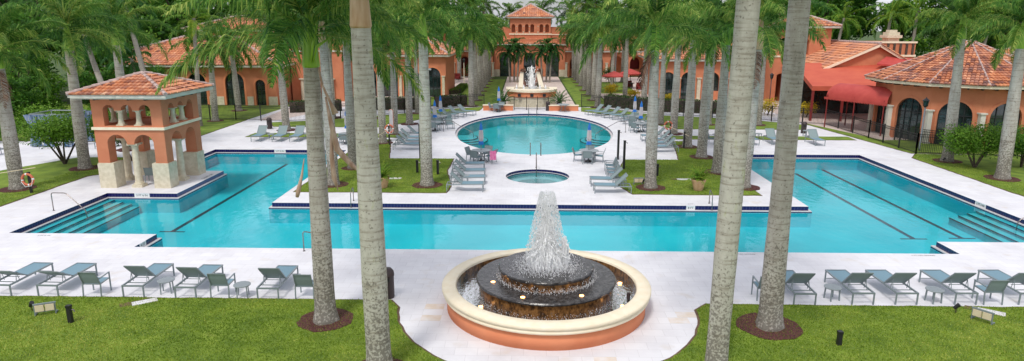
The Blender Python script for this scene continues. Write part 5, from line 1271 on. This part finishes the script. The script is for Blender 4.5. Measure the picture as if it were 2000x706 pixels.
put(CP,-20.4,35.0,10,'dark chair standing inside the pavilion, left one','patio chair','chairs inside the pavilion'); put(CP,-19.7,35.6,60,'dark chair standing inside the pavilion, right one','patio chair','chairs inside the pavilion')
put(CP,-6.3,54.9,200,'single chair at the left rim of the round pool','patio chair','single chairs')
b = MB(); t_ = (-1.72,41.55)
for k in range(6): b.add([(-.2+.066*k,0,.86+.01*(k%2)),(-.2+.066*(k+1),.02*(k%2),.86),(-.2+.066*(k+1),.04*(k%2)-.06,.28),(-.2+.066*k,-.03,.3+.03*(k%2))],[(0,1,2,3)])
o = b.build('pink_towel', M['pink'], None, False, (-1.95,40.35,0)); tag(o,'pink towel hanging over the chair of the left dining table','towel')
# handrails and ladders
def rail(pts, label, r=.022, group='steel handrails of the pools'):
    p = [Vector(q) for q in pts]; out = [p[0]]
    for i in range(1,len(p)-1):
        a, b_, c = p[i-1], p[i], p[i+1]; d1 = min(.12,(b_-a).length*.4); d2 = min(.12,(c-b_).length*.4); s_ = b_+(a-b_).normalized()*d1; e_ = b_+(c-b_).normalized()*d2
        for t in (0,.33,.66,1): out.append(s_.lerp(b_,t).lerp(b_.lerp(e_,t),t))
    out.append(p[-1]); e = empty('handrail', p[0]); tag(e,label,'handrail',group); o = Vector(p[0])
    MB().tube([q-o for q in out], r, 8).build('tube', M['steel'], e, True)
    b = MB()
    for q in (p[0],p[-1]): b.lathe([(.05,0),(.05,.015),(.03,.03)],12,tuple(q-o))
    b.build('flange', M['steel'], e)
g = G(105,412); rail([(g.x,g.y,0),(g.x,g.y,.86),(g.x+.75,g.y-.1,.88),(g.x+1.75,g.y-.35,.12),(g.x+1.78,g.y-.36,-.25)],'steel handrail going down the left pool steps')
rail([(23.5,28.6,0),(23.5,28.6,.86),(22.9,28.6,.88),(21.7,28.5,.1),(21.68,28.5,-.3)],'steel handrail going down the right pool steps')
for px,py,lab in ((601,489,'pool ladder rail on the near edge left of the green crownshaft trunk'),(1497,492,'pool ladder rail on the near edge beside the thick right trunk')):
    g = G(px,py); s = 0
    rail([(g.x-.1,24.05,0),(g.x-.1,24.05,.80),(g.x+.28,24.35,.62),(g.x+.28,24.45,-.3)],lab)
rail([(-8.4,31.5,0),(-8.4,31.5,.72),(-8.4,31.0,.55),(-8.4,30.95,-.3)],'pool ladder rail at the far wall beside the brown crownshaft trunk')
rail([(9.0,31.5,0),(9.0,31.5,.72),(9.0,31.0,.55),(9.0,30.95,-.3)],'pool ladder rail at the far wall beside the lichen trunk')
rail([(-6.6,53.3,0),(-6.6,53.3,.88),(-5.95,53.2,.88),(-4.1,52.1,.10),(-4.05,52.1,-.25)],'steel handrail at the left steps of the round pool')
rail([(8.1,53.3,0),(8.1,53.3,.88),(7.45,53.2,.88),(5.6,52.0,.10),(5.55,52.0,-.25)],'steel handrail at the right steps of the round pool')
for dx in (-.35,.35): rail([(.72+dx,43.35,0),(.72+dx,43.35,.78),(.72+dx,43.75,.8),(.72+dx,44.0,-.2)],'%s curved grab rail at the near rim of the round pool'%('left' if dx<0 else 'right'),.03)
for dx in (-.4,.4): rail([(.75+dx,65.3,0),(.75+dx,65.3,.8),(.75+dx,64.6,.7),(.75+dx,64.3,-.2)],'%s ladder rail at the far rim of the round pool'%('left' if dx<0 else 'right'),.03)
rail([(.70,39.5,0),(.70,39.5,.95),(.70,38.8,.92),(.70,38.2,-.25)],'single tall handrail standing at the back of the spa',.026)
rail([(-12.4,46.2,0),(-12.4,46.2,.88),(-12.9,45.6,.85),(-13.4,44.6,.1),(-13.4,44.55,-.25)],'handrail at the right corner of the far left pool arm')
# life rings on posts, black posts
def post(x, y, h, label, group='short black service posts on the lawns', name='service_post', w_=.1, sp=True):
    e = empty(name,(x,y,0)); tag(e,label,'post',group); MB().box(-w_/2,w_/2,-w_/2,w_/2,0,h).build('post', M['black'], e); MB().box(-w_/2-.01,w_/2+.01,-w_/2-.01,w_/2+.01,h-.05,h+.015).build('cap', M['dark'], e)
    if sp: MB().tube([(w_/2,0,h-.12),(w_/2+.08,0,h-.12),(w_/2+.1,0,h-.18)],.02,6).build('tap', M['steel'], e)
    return e
def ring(x, y, z, label):
    e = empty('life_ring',(x,y,z)); tag(e,label,'life ring','life rings on the posts'); m_, w2 = MB(), MB(); R1, r1 = .28, .06
    for k in range(24):
        tgt = w2 if k%6 == 0 else m_; a0, a1 = 2*math.pi*k/24, 2*math.pi*(k+1)/24
        tgt.tube([(R1*math.cos(a0),0,R1*math.sin(a0)),(R1*math.cos((a0+a1)/2),0,R1*math.sin((a0+a1)/2)),(R1*math.cos(a1),0,R1*math.sin(a1))],r1,8)
    m_.build('ring', M['orange'], e, True); w2.build('band', M['white'], e, True); MB().tube([(.3,-.07,0),(.22,-.1,-.3),(-.1,-.1,-.36),(-.3,-.07,-.1)],.014,5).build('rope', M['white'], e)
def hook_pole(a, b_, label): o = MB().tube([a,b_],.018,6).build('rescue_pole', M['cream']); tag(o,label,'rescue pole','rescue poles beside the life rings')
post(-10.2,43.9,1.15,'black post under the left rescue pole',sp=False); post(-9.7,46.9,1.55,'black post holding the left life ring',sp=False); ring(-9.65,46.75,1.2,'orange and white life ring on the left post'); hook_pole((-10.25,43.6,.95),(-9.6,46.9,1.2),'pale rescue pole resting on two posts at the left')
post(10.75,48.9,1.4,'black post holding the right life ring',sp=False); post(11.15,46.2,1.2,'black post under the right rescue pole',sp=False); ring(10.55,48.8,1.25,'orange and white life ring on the right post'); hook_pole((10.6,48.8,1.2),(11.3,45.6,1.0),'pale rescue pole resting on two posts at the right')
g = G(62,378); post(g.x,g.y,1.1,'black post with a life ring by the leftmost palm',sp=False); ring(g.x,g.y-.12,.75,'orange life ring on the post by the leftmost palm'); hook_pole((g.x-3.4,g.y-.3,.75),(g.x+.4,g.y,1.35),'pale rescue pole at the left edge by the leftmost palm')
e = empty('rescue_board',(-9.5,46.85,0)); tag(e,'white board with pale red edge standing behind the left life ring','board'); bb_ = MB(); pts = [(-.13,1.0),(.13,1.0),(.13,2.45)]+[(.13*math.cos(R_(a)),2.45+.13*math.sin(R_(a))) for a in range(20,180,20)]+[(-.13,2.45)]
n = len(pts); bb_.add([(x,-.02,z) for x,z in pts]+[(x,.02,z) for x,z in pts],[tuple(range(n)),tuple(range(2*n-1,n-1,-1))]+[(i,(i+1)%n,(i+1)%n+n,i+n) for i in range(n)]); bb_.build('board', M['canvas'], e)
bb_ = MB().tube([(x*1.06,0,z) for x,z in pts],.02,5); bb_.build('edge', M['orange'], e)
for x,y,h,lab in ((-6.75,42.2,2.2,'tall black post at the back corner of the left middle lawn'),(-6.26,37.86,.75,'left short black post on the left middle lawn'),(-5.7,36.6,1.05,'black post left beside the palm of the left middle lawn'),(-5.0,37.4,.85,'black post right beside the palm of the left middle lawn'),(6.0,42.2,1.9,'farther black shower post by the chairs right of the spa'),(5.95,39.2,1.75,'nearer black shower post by the chairs right of the spa'),(7.6,37.4,.7,'short black post behind the lime crownshaft palm')):
    post(x,y,h,lab,w_=.13)
for px,py,h,lab in ((139,632,.55,'black bollard with a small tap on the left front lawn'),(1638,676,.42,'black bollard leaning on the right front lawn')):
    g = G(px,py); post(g.x,g.y,h,lab,name='bollard',w_=.11,sp=px<500)
for px,py,h,lab in ((372,250+0,.75,'black bollard before the left picket fence'),(1790,290,.75,'black bollard beside the fence of the round pavilion')):
    g = G(px,py); post(g.x,g.y,h+.3,lab,name='bollard',w_=.12,sp=False)
def spot(px, py, label, h=.22):
    g = G(px,py); e = empty('spotlight',(g.x,g.y,.03)); tag(e,label,'spotlight','small garden spotlights'); MB().tube([(0,0,0),(0,0,h*.6)],.02,6).build('stake', M['steel'], e); b = MB(); b.tube([(-.05,.03,h*.6),(.06,-.03,h+.06)],[.05,.065],10); b.build('head', M['black'], e)
spot(63,609,'small black spotlight on the left front lawn'); spot(1866,613,'small black spotlight on the right front lawn'); spot(1256,362,'white spotlight at the foot of the lime crownshaft palm'); spot(1843,318,'pale spotlight at the foot of the palm before the round pavilion')
def flood(px, py, rz, label):
    g = G(px,py); e = empty('flood_light',(g.x,g.y,.03),R_(rz)); tag(e,label,'flood light','framed flood lights on the lawns')
    f = MB()
    for s in (-.26,.26): f.bar((s,0,0),(s,0,.36),.035,.03); f.bar((s,0,.05),(s,.2,.02),.04)
    f.bar((-.29,0,.36),(.29,0,.36),.05,.04); f.bar((-.26,0,.12),(.26,0,.12),.03); f.build('frame', M['metal'], e)
    for s in (-.13,.13): MB().box(s-.11,s+.11,-.05,.04,.14,.33).build('panel', M['cream'], e)
flood(90,617,25,'framed flood light with two cream panels on the left front lawn'); flood(1916,631,-55,'framed flood light on the right front lawn'); flood(1247,362,10,'framed flood light beside the lime crownshaft palm')
def hatch(px, py, rz, label, lx=.7, ly=.3):
    g = G(px,py); o = MB().box(-lx/2,lx/2,-ly/2,ly/2,0,.05).build('stone_slab', M['deck'], None, False, (g.x,g.y,0)); o.rotation_euler = (0,0,R_(rz)); tag(o,label,'slab','pale slabs in the lawn'); b = MB(); b.box(-lx/2-.25,lx/2-.1,-.1,.2,.02,.036); s_ = b.build('bare_soil', M['asphalt'], None, False, (g.x-.1,g.y,0)); s_.rotation_euler=(0,0,R_(rz)); struct(s_)
hatch(283,592,35,'pale slab at the edge of the left front lawn'); hatch(1936,612,-35,'pale slab at the edge of the right front lawn'); hatch(768,350,0,'slab on the left middle lawn beside the pot',.9,.3); hatch(1338,352,0,'slab on the right middle lawn',.9,.3)
# bins
def bin_(x, y, label, h=.95):
    e = empty('trash_bin',(x,y,0)); tag(e,label,'trash bin','dark domed trash bins'); MB().lathe([(.20,0),(.21,.03),(.21,h*.72),(.215,h*.73)],24).build('body', M['brown'], e, True); MB().lathe([(.225,h*.73),(.225,h*.78),(.21,h*.88),(.14,h*.97),(.0,h)],24).build('dome', M['brown'], e, True); MB().box(-.11,.11,-.23,-.19,h*.60,h*.71).build('flap', M['black'], e)
bin_(-4.33,19.75,'dark domed trash bin beside the brown crownshaft trunk on the front deck',1.0); bin_(-21.1,54.2,'dark trash bin near the fence behind the back left loungers'); bin_(2.3,66.9,'dark trash bin at the gate before the far fountain'); g = G(1575,263); bin_(g.x,g.y+.6,'dark trash bin beside the thick right trunk near the fence')
# lamp posts
def lamp(x, y, h, label, pole='stone', r=.07):
    e = empty('street_lamp',(x,y,0)); tag(e,label,'lamp post','lamp posts'); MB().tube([(0,0,0),(0,0,.3),(0,0,h-.55)],[r*1.5,r,r*.8],10).build('pole', M[pole], e, True)
    b = MB(); b.lathe([(.04,h-.6),(.09,h-.55),(.16,h-.48),(.16,h-.46)],10); b.lathe([(.21,h-.14),(.23,h-.12),(.12,h-.02),(.03,h+.05),(.0,h+.12)],10)
    for k in range(6): a = R_(60*k); b.bar((.15*math.cos(a),.15*math.sin(a),h-.47),(.2*math.cos(a),.2*math.sin(a),h-.13),.015)
    b.build('lantern_frame', M['black'], e); MB().lathe([(.13,h-.46),(.18,h-.14)],10).build('lantern_glass', M['glass'], e)
lamp(27.3,45.9,3.6,'lamp post with lantern before the second arch of the round pavilion','slat',.06)
g = G(906,165); lamp(g.x,97,3.6,'lamp post with black lantern in the left garden court'); lamp(-11.4,103,4.2,'thin lamp post with lantern before the covered walkway','stone'); lamp(26.3,72.2,3.4,'black wall lantern post at the loggia tower','black',.05)
g = G(738,215); e = empty('pole_light',(-9.35,64.6,0)); tag(e,'tall thin black pole with a small camera head behind the left loungers','pole light'); MB().tube([(0,0,0),(0,0,5.4)],[.10,.055],8).build('pole', M['black'], e); MB().box(-.02,.3,-.06,.06,4.15,4.3).build('camera', M['white'], e)
e = empty('pole_light',(12.3,92,0)); tag(e,'thin grey pole behind the red umbrellas','pole light'); MB().tube([(0,0,0),(0,0,5)],.06,8).build('pole', M['metal'], e); MB().box(-.2,.2,-.1,.1,4.95,5.1).build('head', M['metal'], e)
# red umbrellas and tables in the court
for x,y,lab in ((11.4,86.5,'open red market umbrella, nearer one'),(14.2,91.0,'open red market umbrella, farther one')):
    e = empty('market_umbrella',(x,y,0)); tag(e,lab,'umbrella','open red umbrellas'); MB().tube([(0,0,0),(0,0,2.6)],.035,8).build('pole', M['bark'], e); b = MB(); n = 8
    rim = [(1.6*math.cos(2*math.pi*k/n),1.6*math.sin(2*math.pi*k/n),2.05) for k in range(n)]; b.add(rim+[(0,0,2.65)]+[(p[0],p[1],1.93) for p in rim],[(k,(k+1)%n,n) for k in range(n)]+[(k,k+n+1,(k+1)%n+n+1,(k+1)%n) for k in range(n)]); b.build('canopy', M['red'], e)
    o = empty('cafe_table',(x+.1,y,0)); tag(o,'round table under the '+lab.split(',')[1].strip().replace(' one',' red umbrella'),'table','cafe tables'); MB().lathe([(.5,.7),(.5,.74)],20).build('table_top', M['dark'], o); MB().tube([(.1,0,0),(.1,0,.7)],.05,8).build('leg', M['dark'], o)
for k,(px,py) in enumerate(((893,156),(1228,172),(1250,176))):
    g = G(px,py); e = empty('wicker_armchair',(g.x,g.y,0)); tag(e,['dark wicker armchair in the left garden court','wicker armchair left of the court table','wicker armchair right of the court table'][k],'armchair','wicker armchairs'); MB().box(-.45,.45,-.4,.4,.15,.45).build('seat', M['maroon'], e); b = MB(); b.box(-.45,.45,.32,.45,.3,.95); b.build('backrest', M['maroon'], e)
    for s in (-1,1): MB().box(*sorted((s*.36,s*.5)),-.4,.4,.1,.68).build('armrest', M['maroon'], e)
# cabana with striped curtains
e = empty('cabana',(-33.2,46.6,0)); tag(e,'cabana frame with gathered blue striped curtains behind the low tree','cabana'); M['stripe'] = mat('stripe_curtain', (.03,.13,.32), .85, (.34,.38,.44), 3.2, 2, stretch=(5,5,.12))
b = MB()
for x in (-1.3,1.3):
    for y in (-1.1,1.1): b.tube([(x,y,0),(x,y,2.3)],.04,8)
for y in (-1.1,1.1): b.bar((-1.3,y,2.3),(1.3,y,2.3),.06)
for x in (-1.3,1.3): b.bar((x,-1.1,2.3),(x,1.1,2.3),.06)
b.build('frame', M['slat'], e)
for x,y in ((-1.15,-1.1),(1.15,-1.1),(-.2,-1.1),(1.15,1.1)):
    c = MB(); n = 18; vs = []
    for z,r in ((.05,.26),(.6,.2),(1.1,.10),(1.3,.13),(2.0,.30),(2.25,.36)):
        for k in range(n): q = r*(1+.25*math.cos(k*math.pi)); vs.append((x+q*1.3*math.cos(6.283*k/n),y+q*.7*math.sin(6.283*k/n),z))
    c.add(vs,[(i*n+k,i*n+(k+1)%n,(i+1)*n+(k+1)%n,(i+1)*n+k) for i in range(5) for k in range(n)]); c.build('curtain', M['stripe'], e)
c = MB(); c.add([(-1.4,-1.2,2.34),(1.4,-1.2,2.34),(1.4,1.2,2.34),(-1.4,1.2,2.34),(0,0,2.75)],[(0,1,4),(1,2,4),(2,3,4),(3,0,4)]); None
for x,y,lab in ((-28.6,46.4,'lounger under the bushes right of the cabana'),(-34.6,42.8,'lounger left of the cabana curtains')): put(LP,x,y,150,lab,'sun lounger','loungers on the left walk')
